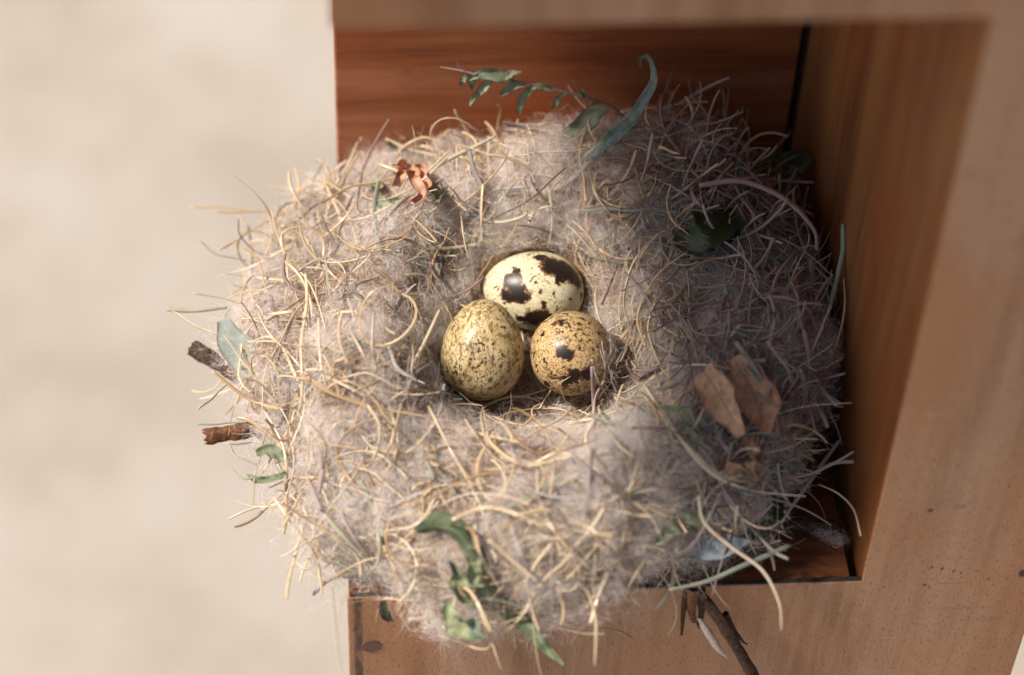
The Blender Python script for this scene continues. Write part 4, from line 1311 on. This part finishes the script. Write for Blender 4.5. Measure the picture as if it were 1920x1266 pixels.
def twig(label, p0, p1, w_mm, mat, knots=3, group="twigs under the nest", mid=None, ragged=True):
    q = catmull([p0, mid, p1] if mid is not None else [p0, p1], 40)
    k = 14
    T = tangents(q[None])[0]
    a = norm(np.cross(T, [0.2, 0.5, 0.8]))
    b = np.cross(T, a)
    ph = rng.uniform(0, 6.28, 6)
    rows = []
    for i in range(len(q)):
        s_ = i / (len(q) - 1)
        for j in range(k):
            an = 2 * math.pi * j / k
            r = w_mm * 0.0005 * (1 + 0.10 * math.sin(3 * an + ph[0] + 3 * s_) + 0.08 * math.sin(5 * an + ph[1] - 7 * s_) + 0.07 * math.sin(17 * s_ + ph[2]) + 0.05 * math.sin(41 * s_ + an + ph[3]))
            jag = 0.0
            if ragged and i < 3:
                jag = (0.35 * w_mm * 0.001) * math.sin(7 * an + ph[4]) * (1 - i / 3) * 0.6
            rows.append(q[i] + a[i] * r * math.cos(an) + b[i] * r * math.sin(an) - T[i] * jag)
    V = np.array(rows)
    ii_, jj_ = np.meshgrid(np.arange(len(q) - 1), np.arange(k), indexing='ij')
    F = np.stack([ii_ * k + jj_, ii_ * k + (jj_ + 1) % k, (ii_ + 1) * k + (jj_ + 1) % k, (ii_ + 1) * k + jj_], -1).reshape(-1, 4)
    root = thing("twig", label, "twig", tuple(q[0]), group)
    mesh_obj("bark", V, F, mat, root)
    # broken end
    end = V[:k] + T[0] * 0.0001
    cen = q[0] + T[0] * w_mm * 0.0002
    mesh_obj("broken_end", np.vstack([end, cen[None]]), [[k, (j + 1) % k, j] for j in range(k)], M_pith if ragged else mat, root)
    return root


twig("thick dark twig with a split pale end sticking out left above the brown one", at_z(362, 652, 0.006), at_z(520, 752, 0.004), 5.2, M_bark)
twig("short brown twig with a blunt end sticking out at the lower left", at_z(384, 820, 0.002), at_z(520, 795, 0.003), 5.0, M_bark2)
bt = twig("long dark peeling twig poking down over the front board", at_y(1424, 1290, -0.016), at_y(1285, 1088, -0.004), 3.5, M_bark, mid=at_y(1345, 1155, -0.010))
for (pix, w_, m_) in [([(1290, 1095), (1282, 1140), (1278, 1190)], 1.6, M_bark), ([(1300, 1098), (1296, 1135), (1300, 1165)], 3.2, M_bark2), ([(1312, 1105), (1316, 1140), (1312, 1170)], 2.2, M_bark), ([(1290, 1100), (1300, 1150), (1310, 1178)], 1.0, M_bark2),
                      ([(1375, 1195), (1388, 1220), (1392, 1232)], 1.0, M_bark), ([(1378, 1185), (1395, 1205), (1402, 1208)], 0.9, M_bark), ([(1360, 1150), (1385, 1195)], 1.2, M_bark)]:
    q = catmull(depth_path(pix, plane=('y', -0.008)), 12)
    v_, f_ = tube_mesh(q[None], (w_ * 1.7e-3 * np.linspace(1, 0.3, 12))[None], 7, 0.9)
    mesh_obj("bark_strip", v_, f_, m_, bt)
q = catmull(depth_path([(1310, 1158), (1330, 1190), (1346, 1215), (1364, 1234)], plane=('y', -0.009)), 16)
v_, f_ = tube_mesh(q[None], (1e-3 * np.interp(np.linspace(0, 1, 16), [0, .3, .7, 1], [1.2, 3.4, 3.0, 0.4]))[None], 7, 0.75)
mesh_obj("wood_splinter", v_, f_, plain("white_wood_splinter", (0.60, 0.50, 0.44), 0.25, 700, 0.6), bt)
twig("dark twig with a frayed end lying on the box floor near the right wall", at_z(1572, 990, 0.003), at_z(1440, 978, 0.004), 4.4, M_bark)
# tuft of down caught at that twig's end
tc = at_z(1535, 992, 0.003)
NQ = 420
cl = np.array([[0, 0, 0], [0.0035, -0.002, 0], [0.0055, -0.0045, 0], [0.001, -0.0015, 0.001]])[rng.integers(0, 4, NQ)]
aq = rng.uniform(0, 6.28, (NQ, 1)) + np.linspace(0, 1, 8)[None] * rng.uniform(1.0, 3.6, (NQ, 1))
rq = rng.uniform(0.0006, 0.0030, (NQ, 1)) * np.linspace(1, 0.7, 8)[None]
Pt = tc + cl[:, None, :] + rng.normal(size=(NQ, 1, 3)) * 0.0008 + np.stack([np.cos(aq) * rq, np.sin(aq) * rq, rng.normal(size=(NQ, 1)) * np.sin(aq) * 0.0009], -1)
Pt[..., 2] = np.maximum(Pt[..., 2], 0.0004 + 0.0008 * rng.random((NQ, 1)))
v_, f_ = ribbon_mesh(Pt, np.full((NQ, 8), 0.000035))
tag(mesh_obj("down_tuft", v_, f_, M_down, attrs={"tint": np.repeat(rng.uniform(0.4, 1, NQ), 16)}), "small white tuft of plant down on the box floor by the frayed twig", "down tuft")
